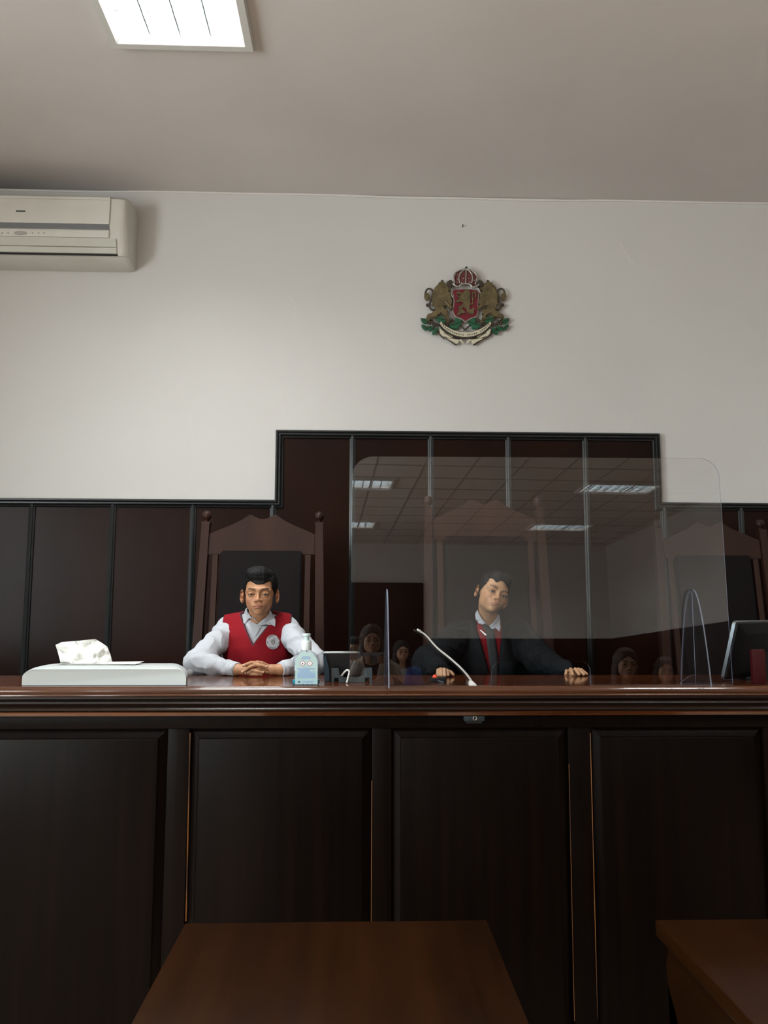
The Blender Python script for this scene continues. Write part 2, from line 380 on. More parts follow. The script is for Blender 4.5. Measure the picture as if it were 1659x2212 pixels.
LABELS = ['bright white louvred ceiling light nearest the wall, in view at the top left', 'louvred ceiling light near the wall, out of view to the right',
          'louvred ceiling light behind the camera on the left, second row', 'louvred ceiling light behind the camera on the right, second row',
          'ceiling light mirrored at the upper left of the acrylic screen', 'ceiling light mirrored at the upper right of the acrylic screen',
          'ceiling light mirrored lower left in the acrylic screen', 'ceiling light mirrored lower right in the acrylic screen']
for i, (x, y) in enumerate(LIGHTS): fitting(i, x, y, LABELS[i])

# ------------------------------------------------------------------ air conditioner on the back wall
M['slot'] = mat('shadowed_slot', '#77787a', .7)
ac_y = 4.19
xr = U(291, 500, 4.36).x + .004; xl = U(0, 500, ac_y).x - .42
zt = U(150, 430, 4.25).z; zb = U(285, 568, 4.27).z
def zz(py, Y=ac_y): return U(120, py - 2.2, Y).z        # (the unit is read along its middle)
AC = empty('air_conditioner', ((xl + xr)/2, 4.39, (zt + zb)/2), 'aged white wall-mounted air conditioner just below the ceiling on the left', 'air conditioner')
x_panel = U(236, 500, ac_y).x; x_vane = U(250, 530, ac_y).x; x_cap = U(257, 500, ac_y).x
z1, z2, z3, z4 = zz(486), zz(497), zz(515), zz(548)
bk = ROOM_Y1 - .002
prof = [(bk, zt), (4.25, zt), (4.215, zt - .006), (ac_y, zt - .028), (ac_y - .004, z1), (ac_y + .004, z3), (ac_y + .028, z4), (ac_y + .05, zb + .018), (ac_y + .075, zb + .004), (bk, zb)]
bm = bmesh.new()
rings = []
cy, cz = (bk + ac_y)/2, (zt + zb)/2
for x, k in ((xl, 1), (x_cap, 1), (x_cap + (xr - x_cap)*.35, .985), (x_cap + (xr - x_cap)*.7, .95), (xr, .86)):
    rings.append([(x, bk - (bk - y)*k if y < bk - .01 else y, cz + (z - cz)*(1 - (1 - k)*.35)) for y, z in prof])
add_loft(bm, rings)
bmobj('body', bm, M['cream_pl'], AC, auto=32)
bm = bmesh.new()   # front panel, slightly proud, with a top ledge
pz = [(ac_y + .004, zt - .012), (ac_y - .008, zt - .022), (ac_y - .008, zt - .030), (ac_y - .004, zt - .034), (ac_y - .010, zt - .040), (ac_y - .013, z1 + .01), (ac_y - .010, z1), (ac_y + .004, z1)]
add_extrude_x(bm, pz, xl + .01, x_panel); bmobj('front_panel', bm, M['cream_pl'], AC, auto=30)
boxmm('intake_slot', (xl + .01, ac_y - .006, z2 - .002), (x_panel, ac_y + .01, z1 - .0005), M['slot'], AC)
bm = bmesh.new(); add_extrude_x(bm, [(ac_y - .004, z2 - .001), (ac_y - .009, z2 - .008), (ac_y - .009, (z2 + z3)/2), (ac_y - .004, z3 + .002), (ac_y + .004, z3 + .002), (ac_y + .006, z2 - .001)], xl + .01, x_panel)
bmobj('display_strip', bm, M['cream_pl'], AC, auto=30)
zm = zz(533)
def vane(name, za, zb2, ya, yb, m):
    bm = bmesh.new(); add_extrude_x(bm, [(ya, za), (ya - .006, za - .002), (yb - .006, zb2 + .002), (yb, zb2), (yb + .006, zb2 + .001), (ya + .006, za - .001)], xl + .01, x_vane)
    bmobj(name, bm, m, AC, auto=30)
vane('vane', z3 - .003, zm + .001, ac_y + .002, ac_y + .014, M['cream_dk'])
vane('vane', zm - .001, z4 + .007, ac_y + .014, ac_y + .024, M['cream_dk'])
boxmm('outlet_gap', (xl + .01, ac_y + .018, z4 - .001), (x_vane + .004, ac_y + .03, z4 + .005), M['dark'], AC)
p = U(42, 456, ac_y - .014)
bm = bmesh.new(); add_box(bm, (p.x + .006, ac_y - .0135, p.z), (.05, .002, .006)); 
for k in range(6): add_box(bm, (p.x - .012 + k*.0075, ac_y - .0145, p.z), (.005, .002, .0075))
o = bmobj('name_plate', bm, M['mark'], AC); o['label'] = 'small dark illegible maker plate'
bm = bmesh.new(); p = U(44, 503, ac_y - .01); Rx = Matrix.Rotation(math.pi/2, 3, 'X')
add_lathe(bm, [(.034, -.002), (.034, .0015), (.030, .003)], (p.x, ac_y - .0085, p.z), 28, Matrix.Diagonal((1, 1, .3)) @ Rx)
bmobj('display_window', bm, M['mark2'], AC)
for px in (4, 17, 70, 83, 95):
    q = U(px, 503, ac_y - .01); bm = bmesh.new(); add_lathe(bm, [(.004, -.001), (.004, .001), (.003, .0015)], (q.x, ac_y - .009, q.z), 10, Rx)
    bmobj('indicator', bm, M['mark2'], AC)

# ------------------------------------------------------------------ coat of arms
EY = ROOM_Y1 - .02
M['gold'] = mat('antique_gold_relief', '#77694a', .42, metal=.35, spec=.5, vary=((30, 30, 30), '#544a34', .35, .7, 6), bump=((90, 90, 90), .8, .004, 4))
M['gold_dk'] = mat('dark_bronze_relief', '#4a4137', .45, metal=.3, bump=((90, 90, 90), .5, .003, 4))
M['crest_red'] = mat('crest_red_enamel', '#701c2a', .25, spec=.6)
M['crest_green'] = mat('crest_green_enamel', '#1f5a3c', .3, spec=.6, bump=((70, 70, 70), .5, .004))
M['crest_white'] = mat('crest_ribbon_cream', '#cfc8b0', .45)
M['silver'] = mat('crest_silver_edge', '#b3ada6', .3, metal=.6)
EM = empty('coat_of_arms', U(1003, 662, ROOM_Y1), 'painted coat of arms with crown, red shield and two gold lions on the wall', 'coat of arms')
def E3(cx, cy, d=0): return U(cx / 6.9125 + 880, cy / 6.9125 + 560, EY) + Vector((0, -d, 0))
def epoly(name, pts, m, d0=0, d1=.012, bev=.003, mir=None):
    if mir: pts = [(2*mir - x, y) for x, y in pts][::-1]
    if len(pts) < 46:      # round the corners of the traced outline a little
        q = []
        for i, a in enumerate(pts):
            b = pts[(i + 1) % len(pts)]; q += [(a[0]*.78 + b[0]*.22, a[1]*.78 + b[1]*.22), (a[0]*.22 + b[0]*.78, a[1]*.22 + b[1]*.78)]
        pts = q
    return poly_prism(name, pts, lambda x, y: E3(x, y, d1), lambda x, y: E3(x, y, d0 - .019 if d0 == 0 else d0), m, EM, bev)
def etube(name, pts, r, m, d=.01, mir=None, n=5):
    if mir: pts = [(2*mir - x, y) for x, y in pts]
    P = spline([E3(x, y, d) for x, y in pts], n); k = len(P)
    rr = [r[0] + (r[1] - r[0]) * i/(k - 1) for i in range(k)] if hasattr(r, '__len__') else r
    bm = bmesh.new(); add_tube(bm, P, rr, 8); return bmobj(name, bm, m, EM, smooth=True)
# shield
sh = [(655, 470), (700, 455), (760, 462), (860, 452), (980, 462), (1040, 470), (1070, 500), (1062, 560), (1058, 640), (1050, 700), (1058, 800), (1030, 880), (960, 895), (900, 925), (862, 955), (815, 920), (760, 895), (700, 870), (662, 790), (682, 700), (690, 620), (672, 540)]
epoly('shield_rim', sh, M['silver'], 0, .012, .003)
cxs, cys = 863, 680
epoly('shield_field', [((x - cxs)*.93 + cxs, (y - cys)*.94 + cys - 2) for x, y in sh], M['crest_red'], .004, .016, .002)
# lion rampant on the shield, facing left
lion = [(858, 462), (885, 470), (905, 492), (930, 500), (935, 540), (925, 600), (932, 660), (918, 700), (912, 760), (940, 780), (985, 740), (1000, 765), (975, 800), (985, 830), (950, 845), (905, 830), (880, 800), (880, 770), (860, 745), (820, 730), (800, 760), (835, 790), (860, 810), (850, 835), (800, 820), (790, 850), (745, 865), (735, 830), (760, 800), (750, 750), (770, 710), (820, 700), (835, 670), (800, 650), (770, 665), (730, 672), (712, 650), (740, 625), (790, 620), (745, 590), (735, 560), (790, 570), (800, 545), (745, 545), (722, 520), (750, 498), (800, 520), (830, 530), (838, 495)]
epoly('shield_lion', lion, M['gold'], .014, .024, .0025)
etube('shield_lion_tail', [(925, 690), (960, 690), (975, 650), (965, 600), (962, 550), (985, 505), (1012, 530), (1015, 575), (995, 590)], (.0045, .005), M['gold'], .02)
# crown
M['crown_c'] = mat('crown_dull_red', '#6d3a38', .4, bump=((90, 90, 90), .5, .003, 4))
epoly('crown_cap', [(700, 395), (690, 330), (684, 270), (700, 235), (760, 195), (830, 172), (870, 166), (930, 180), (985, 215), (1025, 265), (1025, 330), (1000, 410), (940, 392), (860, 385), (770, 392)], M['crown_c'], .002, .020, .005)
etube('crown_band', [(668, 385), (712, 425), (760, 440), (790, 405), (860, 392), (930, 408), (960, 445), (1010, 440), (1062, 400)], .006, M['silver'], .026)
for pts in ([(700, 390), (686, 300), (700, 240), (770, 195), (868, 172)], [(1005, 400), (1028, 300), (1018, 255), (950, 195), (872, 172)],
            [(775, 385), (760, 300), (800, 220), (868, 172)], [(950, 385), (965, 300), (935, 225), (872, 172)], [(862, 385), (866, 280), (870, 172)]):
    etube('crown_arch', pts, .0042, M['silver'], .026)
for x, y in ((712, 262), (745, 258), (690, 330), (742, 330), (735, 385), (800, 380), (828, 312), (905, 312), (965, 240), (985, 345), (1015, 270), (925, 372), (868, 228), (868, 200), (775, 236)):
    bm = bmesh.new(); bmesh.ops.create_icosphere(bm, subdivisions=1, radius=.0042, matrix=Matrix.Translation(E3(x, y, .028)))
    bmobj('crown_pearl', bm, M['silver'], EM, smooth=True)
for x, y in ((820, 285), (900, 285), (712, 300), (980, 290), (765, 300)):
    bm = bmesh.new(); bmesh.ops.create_icosphere(bm, subdivisions=1, radius=.007, matrix=Matrix.Translation(E3(x, y, .018)) @ Matrix.Diagonal((1, .6, 1.4, 1)))
    bmobj('crown_jewel', bm, M['crest_red'], EM, smooth=True)
etube('crown_orb', [(872, 172), (873, 150), (874, 140)], .006, M['gold_dk'], .018, n=3)
etube('crown_cross', [(858, 146), (874, 140), (890, 146)], .0035, M['gold_dk'], .02, n=3)
etube('ribbon_tassel', [(680, 430), (655, 470), (650, 520), (665, 570), (685, 590)], .0035, M['silver'], .014)
etube('ribbon_tassel', [(1040, 440), (1070, 480), (1085, 520), (1120, 535)], .0035, M['silver'], .014)
# the two lions at the sides; the left one is traced, the right one mirrored
body = [(478, 380), (500, 352), (535, 350), (560, 378), (565, 420), (590, 430), (640, 445), (640, 470), (600, 490), (545, 480), (585, 510), (640, 505), (645, 600), (640, 650), (665, 700), (680, 760), (660, 775), (640, 765), (610, 720), (575, 690), (520, 700), (500, 745), (560, 750), (600, 775), (605, 830), (585, 870), (620, 915), (640, 950), (590, 960), (560, 925), (535, 870), (530, 820), (480, 790), (455, 830), (445, 880), (400, 900), (410, 860), (340, 870), (320, 880), (345, 940), (330, 960), (300, 935), (280, 880), (300, 835), (355, 820), (385, 825), (395, 770), (430, 740), (410, 705), (370, 690), (365, 600), (380, 550), (390, 480), (410, 430), (450, 400)]
head2 = [(576, 400), (590, 350), (640, 318), (670, 340), (678, 400), (660, 435), (620, 440), (590, 430)]
for mir in (None, 858.5):
    dx = 0
    epoly('supporter_lion', body, M['gold'], .001, .024, .007, mir)
    epoly('lion_paw', head2, M['gold_dk'], .001, .018, .004, mir)
    etube('lion_tail', [(400, 770), (350, 755), (325, 700), (345, 640), (370, 560), (375, 490), (350, 455), (310, 450), (280, 475), (262, 530)], (.006, .005), M['gold_dk'], .008, mir)
    epoly('tail_tuft', [(262, 520), (300, 510), (330, 550), (325, 600), (290, 640), (258, 600), (245, 560)], M['gold'], .001, .018, .004, mir)
    epoly('tail_lobe', [(285, 665), (330, 670), (340, 705), (300, 715), (270, 700)], M['gold_dk'], .001, .012, .003, mir)
    etube('lion_crown', [(505, 352), (518, 330), (532, 352)], .0055, M['gold_dk'], .012, mir, 3)
    etube('lion_foreleg', [(560, 640), (600, 690), (640, 740), (655, 760)], (.009, .006), M['gold'], .02, mir)
    for k in range(5):      # mane locks down the back
        y = 500 + k*42; etube('mane_lock', [(400 - 6*(k % 2), y), (380 - 4*(k % 2), y + 18), (372, y + 34)], (.006, .002), M['gold'], .016, mir, 3)
    # oak branch: leaves and acorns
    for lf in ([(190, 895), (240, 890), (300, 905), (315, 950), (275, 975), (225, 960)], [(205, 990), (250, 985), (280, 1010), (300, 1050), (275, 1085), (215, 1030)],
               [(290, 1020), (350, 1000), (395, 1010), (390, 1050), (345, 1085), (300, 1060)], [(400, 1040), (450, 1020), (465, 1060), (440, 1110), (385, 1145), (365, 1110)],
               [(410, 880), (455, 865), (530, 870), (580, 920), (560, 965), (500, 970), (440, 925)], [(620, 990), (680, 960), (720, 965), (705, 890), (760, 880), (815, 940), (800, 990), (755, 1010), (760, 1050), (700, 1050), (640, 1030)]):
        epoly('oak_leaf', lf, M['crest_green'], .001, .016, .004, mir)
        c = [sum(p[i] for p in lf)/len(lf) for i in (0, 1)]
        etube('leaf_vein', [lf[0], c, lf[len(lf)//2]], .0018, M['gold_dk'], .0185, mir, 3)
    for x, y in ((380, 960), (410, 990), (440, 975), (360, 935), (390, 1000), (640, 930), (665, 910), (600, 985), (330, 965)):
        if mir: x = 2*mir - x
        bm = bmesh.new(); bmesh.ops.create_icosphere(bm, subdivisions=1, radius=.0105, matrix=Matrix.Translation(E3(x, y, .006)) @ Matrix.Diagonal((1, .8, .9, 1)))
        bmobj('acorn', bm, M['gold_dk'], EM, smooth=True)
    etube('branch_stem', [(330, 930), (400, 980), (480, 985), (580, 960), (700, 930), (800, 1010), (880, 1070)], .0045, M['gold_dk'], .006, mir)
# ribbon with the motto
def arc(cx, cy, rx, ry, a0, a1, n): return [(cx + rx*math.sin(a0 + (a1 - a0)*k/n), cy + ry*math.cos(a0 + (a1 - a0)*k/n)) for k in range(n + 1)]
acx, acy = 862, 745
a0, a1 = -.985, .985
out_ = arc(acx, acy, 455, 432, a0, a1, 26); in_ = arc(acx, acy, 442, 364, a1, a0, 26)
ed = arc(acx, acy, 468, 448, a0 - .01, a1 + .01, 26); ei = arc(acx, acy, 436, 354, a1 + .01, a0 - .01, 26)
epoly('ribbon_back', ed + ei, M['gold_dk'], .001, .018, 0)
epoly('ribbon', out_ + in_, M['crest_white'], .014, .021, 0)
lower = [(470, 1045), (500, 1050), (545, 1100), (610, 1130), (680, 1160), (672, 1195), (600, 1175), (540, 1150), (548, 1170), (490, 1130)]
tail = [(575, 1180), (640, 1195), (720, 1195), (800, 1200), (835, 1235), (835, 1280), (790, 1225), (745, 1215), (775, 1240), (730, 1278), (690, 1240), (625, 1215)]
for mir in (None, 858.5):
    epoly('ribbon_fold', lower, M['crest_white'], .002, .010, .0015, mir)
    epoly('ribbon_end', tail, M['crest_white'], .001, .009, .0015, mir)
    etube('ribbon_fold_edge', [(465, 1075), (490, 1140), (545, 1185), (560, 1190)], .004, M['gold_dk'], .004, mir, 3)
    etube('ribbon_end_edge', [(575, 1190), (640, 1225), (700, 1270), (735, 1282)], .004, M['gold_dk'], .004, mir, 3)
    etube('ribbon_gap', [(545, 1105), (620, 1148), (690, 1190), (780, 1200)], .0032, M['gold_dk'], .008, mir, 3)
txt = 'СЪЕДИНЕНИЕТО ПРАВИ СИЛАТА'
ink = mat('motto_ink', '#2c2a26', .6)
nl = len(txt); TM = []
for k, ch in enumerate(txt):
    if ch == ' ': continue
    a = (a0 + .07) + (a1 - a0 - .14) * k/(nl - 1)
    x, y = acx + 446*math.sin(a), acy + 415*math.cos(a)
    cu = bpy.data.curves.new('letter', 'FONT'); cu.body = ch; cu.size = .0118; cu.align_x = 'CENTER'; cu.extrude = .0006; cu.resolution_u = 2; cu.offset = .00035
    to = bpy.data.objects.new('letter', cu); S.collection.objects.link(to)
    sl = math.atan2(412*math.sin(a), 448*math.cos(a))
    P = E3(x, y, .0216)
    me = bpy.data.meshes.new_from_object(to.evaluated_get(bpy.context.evaluated_depsgraph_get())) if False else None
    TM.append((to, Matrix.Translation(P) @ Matrix.Rotation(-sl if False else sl*1.0, 4, 'Y').inverted() @ Matrix.Rotation(math.pi/2, 4, 'X')))
dg = bpy.context.evaluated_depsgraph_get()
bm = bmesh.new()
for to, mx in TM:
    me = bpy.data.meshes.new_from_object(to.evaluated_get(dg)); me.transform(mx); bm.from_mesh(me); bpy.data.meshes.remove(me)
for to, mx in TM:
    c = to.data; bpy.data.objects.remove(to); bpy.data.curves.remove(c)
o = bmobj('motto_lettering', bm, ink, EM); o['label'] = 'dark Cyrillic motto lettering on the cream ribbon'

# ------------------------------------------------------------------ raised floor behind the desk and the desk
POD = .48
DZ, DY0, DY1 = 1.23, 2.725, 3.155
tag(boxmm('floor_platform', (ROOM_X0 + .002, 2.9, 0.001), (ROOM_X1 - .002, ROOM_Y1 - .035, POD), M['bench']), kind='structure')
DX0, DX1 = -3.2, 3.6
DESK = empty('judges_desk', (0, 2.85, 0), 'long dark wooden judges desk with panelled front across the room', 'desk')
bm = bmesh.new()
add_extrude_x(bm, [(DY1, DZ), (DY0 + .020, DZ), (DY0 + .020, DZ - .034), (DY1, DZ - .034)], DX0, DX1)
bmobj('worktop', bm, M['desktop'], DESK)
bm = bmesh.new()
nz = [(DY0 + .0195, DZ), (DY0 + .012, DZ - .0002), (DY0 + .0082, DZ - .0010), (DY0 + .0060, DZ - .0028), (DY0 + .0052, DZ - .0045), (DY0 + .00427, DZ - .0070), (DY0 + .00370, DZ - .00863), (DY0 + .00300, DZ - .0107), (DY0 + .0024, DZ - .0128), (DY0 + .0020, DZ - .0150),
      (DY0 + .0022, DZ - .0165), (DY0 + .004, DZ - .0195), (DY0 + .0095, DZ - .0215), (DY0 + .0095, DZ - .0235), (DY0 + .0070, DZ - .0255), (DY0 + .0060, DZ - .0285), (DY0 + .0060, DZ - .0315), (DY0 + .010, DZ - .034), (DY0 + .0195, DZ - .034)]
add_extrude_x(bm, nz, DX0, DX1); bmobj('nosing', bm, M['nosing'], DESK, auto=35)
def zd(py, Y): return U(700, py, Y).z
zA, zB, zC = DZ - .0345, zd(1537, 2.745), zd(1547, 2.75)
yb = DY1 - .04
cr = [(yb - .25, zA), (DY0 + .014, zA), (DY0 + .014, zd(1509, 2.74))]
z5, z6 = zd(1511, 2.75), zd(1536, 2.745)
cr += [(DY0 + .028, z5), (DY0 + .036, (z5*.8 + z6*.2))]
for k in range(9):
    a = -math.pi*.5 + k*math.pi/8 - .0
cr += [(DY0 + .034, z5*.62 + z6*.38), (DY0 + .022, z5*.48 + z6*.52), (DY0 + .012, z5*.34 + z6*.66), (DY0 + .008, z5*.2 + z6*.8), (DY0 + .010, z5*.08 + z6*.92), (DY0 + .020, z6), (yb - .25, z6)]
bm = bmesh.new(); add_extrude_x(bm, cr, DX0, DX1); bmobj('moulding', bm, M['crown'], DESK, auto=35)
bm = bmesh.new(); add_extrude_x(bm, [(yb - .25, z6 - .0004), (DY0 + .016, z6 - .0004), (DY0 + .012, z6 - .004), (DY0 + .014, zC + .003), (DY0 + .020, zC), (yb - .25, zC)], DX0, DX1)
bmobj('fillet', bm, M['nosing'], DESK, auto=35)
FY = 2.80
# frame: frieze, stiles and plinth; fielded panels between
ztop = zd(1580, FY)
boxmm('frieze', (DX0, FY - .012, ztop + .012), (DX1, FY + .05, zC - .0006), M['bench'], DESK, bev=.003)
boxmm('carcass', (DX0, FY + .02, .002), (DX1, FY + .09, ztop + .012), M['bench'], DESK)
boxmm('plinth', (DX0, FY - .006, .002), (DX1, FY + .02, .085), M['bench'], DESK)
st = [(U(a, 1800, FY).x, U(b, 1800, FY).x) for a, b in ((356, 404), (803, 846), (1232, 1283))]
pitch = (st[2][0] - st[0][0]) / 2; wd = st[0][1] - st[0][0]
st = [(st[0][0] - 2*pitch, st[0][0] - 2*pitch + wd), (st[0][0] - pitch, st[0][0] - pitch + wd)] + st + [(st[2][0] + pitch, st[2][0] + pitch + wd), (st[2][0] + 2*pitch, st[2][0] + 2*pitch + wd), (st[2][0] + 3*pitch, st[2][0] + 3*pitch + wd)]
for a, b in st:
    if a > DX1 or b < DX0: continue
    boxmm('stile', (a, FY, .0855), (b, FY + .02, ztop + .0115), M['bench'], DESK, bev=.004)
for (a0_, a), (b, b1_) in zip(st, st[1:]):
    a += .001; b -= .001; zt_, zb_ = ztop + .0105, .087
    # a raised and fielded panel: its mitred bevel rises from the sunk edge to the field
    def rc(e, y, et=None): et = e if et is None else et; return [(a + e, y, zb_ + e), (b - e, y, zb_ + e), (b - e, y, zt_ - et), (a + e, y, zt_ - et)]
    bm = bmesh.new(); add_loft(bm, [rc(.0005, FY + .0195), rc(.0005, FY + .0150), rc(.028, FY + .003, .030), rc(.031, FY - .001, .034), rc(.034, FY - .002, .037)])
    bmobj('panel', bm, M['bench'], DESK, auto=25)
# worn, unvarnished edges along the stiles
for (x0, y0), (x1, y1), w in (((411, 1583), (402, 1990), .0022), ((803.5, 1686), (802, 1992), .0012), ((1275, 1583), (1291, 2200), .0013), ((1229, 1650), (1241, 2205), .0009)):
    bm = bmesh.new(); add_tube(bm, [U(x0, y0, FY - .0008), U(x1, y1, FY - .0008)], w, 6); bmobj('worn_edge', bm, M['worn'], DESK)
# little call-button box under the moulding
M['boxgrey'] = mat('dark_box_grey', '#20272a', .4)
CB = empty('button_box', U(1025, 1551, 2.745), 'small dark metal box with a round button under the desk moulding', 'button box')
p0, p1 = U(1003, 1545, 2.745), U(1047, 1558, 2.745)
boxmm('housing', (p0.x, 2.742, p1.z), (p1.x, 2.78, zC - .0003), M['boxgrey'], CB, bev=.002)
bm = bmesh.new(); pc = U(1025.5, 1551.5, 2.742)
add_tube(bm, [(pc.x + .0058*math.cos(t), 2.7395, pc.z + .0058*math.sin(t)) for t in [k*math.pi/10 for k in range(21)]], .0011, 6); bmobj('button_ring', bm, M['silver'], CB)
bm = bmesh.new(); add_lathe(bm, [(.004, 0), (.004, .003)], (pc.x, 2.743, pc.z), 16, Rx); bmobj('button', bm, M['black_pl'], CB)
boxmm('flange', (p0.x + .008, 2.752, p1.z - .008), (p1.x - .008, 2.78, p1.z - .0002), M['black_pl'], CB)

# ------------------------------------------------------------------ tall judges chairs
def make_chair():
    t = empty('judges_chair', (0, 0, 0))
    W2 = .27; zs = .45; ztop_ = 1.26; rec = math.tan(math.radians(8.5))
    def by(z): return (z - zs) * rec if z > zs else (zs - z) * .12     # y of the back plane (0 at the seat), leaning away
    for s in (-1, 1):
        bm = bmesh.new(); rings = []
        for z, w in ((0, .019), (zs, .022), (ztop_ - .3, .020), (ztop_ - .03, .0185), (ztop_ - .026, .022), (ztop_ - .022, .022), (ztop_ - .02, .012)):
            xo = s * (W2 + (ztop_ - z) * .022)
            rings.append([(xo + a*w, by(z) + b*.022, z) for a, b in ((-1, -1), (1, -1), (1, 1), (-1, 1))])
        add_loft(bm, rings); po = bmobj('post', bm, M['chairwood'], t, auto=30)
        bm = bmesh.new(); c = Vector((s*W2, by(ztop_), ztop_ + .006))
        add_lathe(bm, [(.0, -.03), (.010, -.028), (.011, -.022)] + [(.0225*math.sin(a), -.0205*math.cos(a)) for a in [math.radians(30 + k*15) for k in range(10)]] + [(.001, .0205)], c, 20)
        bmobj('ball_finial', bm, M['chairwood'], po, smooth=True)
        bm = bmesh.new()    # front leg, arm post, arm
        add_loft(bm, [[(s*.275 + a*w, -.46 + b*w, z) for a, b in ((-1, -1), (1, -1), (1, 1), (-1, 1))] for z, w in ((0, .018), (.2, .02), (.384, .023))])
        bmobj('front_leg', bm, M['chairwood'], t)
    # crest rail with two peaks and a dip
    cb = ztop_ - .158; ce = ztop_ - .072
    hp = [(.252, 0), (.20, .020), (.15, .038), (.10, .060), (.075, .076), (.062, .084), (.050, .081), (.036, .071), (.018, .063)]
    top = [(-x, ce + z) for x, z in hp] + [(0, ce + .061)] + [(x, ce + z) for x, z in hp[::-1]]
    pts = [(-.252, cb)] + top + [(.252, cb)]
    poly_prism('crest_rail', pts, lambda x, z: Vector((x, by(z) - .014, z)), lambda x, z: Vector((x, by(z) + .014, z)), M['chairwood'], t, .003)
    def plank(name, x0, x1, z0, z1, d, th, m, bev=.003):
        bm = bmesh.new()
        add_loft(bm, [[(x0, by(z) - d, z), (x1, by(z) - d, z), (x1, by(z) - d + th, z), (x0, by(z) - d + th, z)] for z in (z0, z1)])
        if bev: bmesh.ops.bevel(bm, geom=bm.edges[:], offset=bev, segments=2, affect='EDGES')
        return bmobj(name, bm, m, t, auto=40)
    for s in (-1, 1): plank('back_stile', s*.219 - .013, s*.219 + .013, .47, cb - .0005, .012, .022, M['chairwood'], 0)
    plank('back_cushion', -.192, .192, .50, cb + .016, .022, .03, M['leather'], .006)
    plank('back_rail', -.204, .204, .46, .499, .012, .022, M['chairwood'], 0)
    bm = bmesh.new(); add_box(bm, (0, -.235, .41), (.55, .49, .05), None, .008); bmobj('seat_frame', bm, M['chairwood'], t, auto=40)
    bm = bmesh.new(); add_box(bm, (0, -.235, .452), (.49, .45, .034), None, .012); bmobj('seat_cushion', bm, M['leather'], t, auto=40)
    bm = bmesh.new(); add_box(bm, (0, -.46, .2), (.51, .02, .04)); bmobj('stretcher', bm, M['chairwood'], t)
    return t
def copy_tree(o, parent=None):
    c = o.copy(); S.collection.objects.link(c); c.parent = parent
    for ch in [x for x in o.children]: copy_tree(ch, c)
    return c
chair = make_chair()
CH = [((447, 1113), (690, 1118), 3.83, 'tall dark wooden chair behind the boy in the red vest', 1),
      ((925, 1081), (1163, 1085), 3.95, 'tallest dark wooden chair, behind the boy in the black robe and seen through the screen', 1),
      ((1418, 1128), (1642, 1136), 4.16, 'tall empty dark wooden chair at the right end of the desk', 1)]
rec_off = (1.26 - .45) * math.tan(math.radians(8.5))
for k, (a, b, Y, lab, sc) in enumerate(CH):
    A, B = U(*a, Y), U(*b, Y); c = chair if k == 0 else copy_tree(chair)
    sx = (B.x - A.x) / .54; zc = (A.z + B.z)/2 - .006
    c.location = ((A.x + B.x)/2, Y - rec_off, POD + .0005); c.scale = (sx, 1, (zc - POD)/1.26)
    tag(c, lab, 'chair', 'tall judges chairs')
CHAIRS = [((U(*a, Y) + U(*b, Y))/2, Y - rec_off) for a, b, Y, l, s in CH]

# ------------------------------------------------------------------ tables in the foreground
def table(xl, xr, yn, yf, label):
    z = .75; t = empty('table', ((xl + xr)/2, (yn + yf)/2, 0), label, 'table', 'dark wooden tables before the desk')
    boxmm('table_top', (xl, yn, z - .035), (xr, yf, z), M['tablewood'], t, bev=.003)
    for x in (xl + .012, xr - .037):
        pr = [(yf - .05, z - .0355), (yf - .03, z - .09), (yf - .035, z - .13), (yf - .075, z - .17), (yf - .11, z - .22), (yf - .12, z - .28), (yf - .10, z - .36), (yf - .06, z - .45), (yf - .04, z - .6), (yf - .03, .002),
              (yn + .03, .002), (yn + .04, z - .6), (yn + .06, z - .45), (yn + .10, z - .36), (yn + .12, z - .28), (yn + .11, z - .22), (yn + .075, z - .17), (yn + .035, z - .13), (yn + .03, z - .09), (yn + .05, z - .0355)]
        poly_prism('side_board', pr, lambda y, zz_: Vector((x, y, zz_)), lambda y, zz_: Vector((x + .025, y, zz_)), M['tablewood'], t)
    boxmm('apron', (xl + .038, (yn + yf)/2 - .012, .30), (xr - .038, (yn + yf)/2 + .012, z - .036), M['tablewood'], t)
    return t
p = UZ(400, 1994, .75); q = UZ(1053, 1992, .75)
table(p.x, q.x, p.y - 1.25, p.y, 'worn brown wooden table at the bottom centre, in front of the desk')
p2 = UZ(1415, 1987, .75)
table(p2.x, p2.x + (q.x - p.x), p.y - 1.25, p2.y, 'dark wooden table with a curved side board at the bottom right')

# ------------------------------------------------------------------ the acrylic screen on the desk
def dirpx(px, py): return (RM @ Vector(((px - W_/2) / F_PX, -(py - H_/2) / F_PX, -1.0))).normalized()
NP = dirpx(722, 1391)                  # the screen leans back a little: its normal
P0 = UZ(1170, 1478.6, DZ); 
def PP(px, py, d=0):
    o = Vector((0, 0, CAMZ)); v = dirpx(px, py); k = (P0 - o).dot(NP) / v.dot(NP); return o + v*k + NP*d
def on_desk(P):          # slide along the plane to the desk top
    u = (Vector((0, 0, 1)) - NP * NP.z).normalized(); return P + u * ((DZ + .0008 - P.z) / u.z)
SC = empty('acrylic_screen', (P0.x, P0.y, DZ), 'large clear acrylic safety screen with rounded corners and a pass-through slot, standing on the desk', 'screen')
def corner(cx, cy, r, a0, a1, n=8): return [(cx + r*math.cos(math.radians(a0 + (a1 - a0)*k/n)), cy - r*math.sin(math.radians(a0 + (a1 - a0)*k/n))) for k in range(n + 1)]
ol = [(755, 1481), (761, 1040)] + corner(806, 1032, 46, 180, 90) + corner(1508, 1036, 46, 90, 0) + [(1583, 1481), (1276, 1481)] + corner(1253, 1451, 22, 0, 90) + corner(1084, 1451, 22, 90, 180) + [(1061, 1481)]
P3 = [PP(x, y) for x, y in ol]
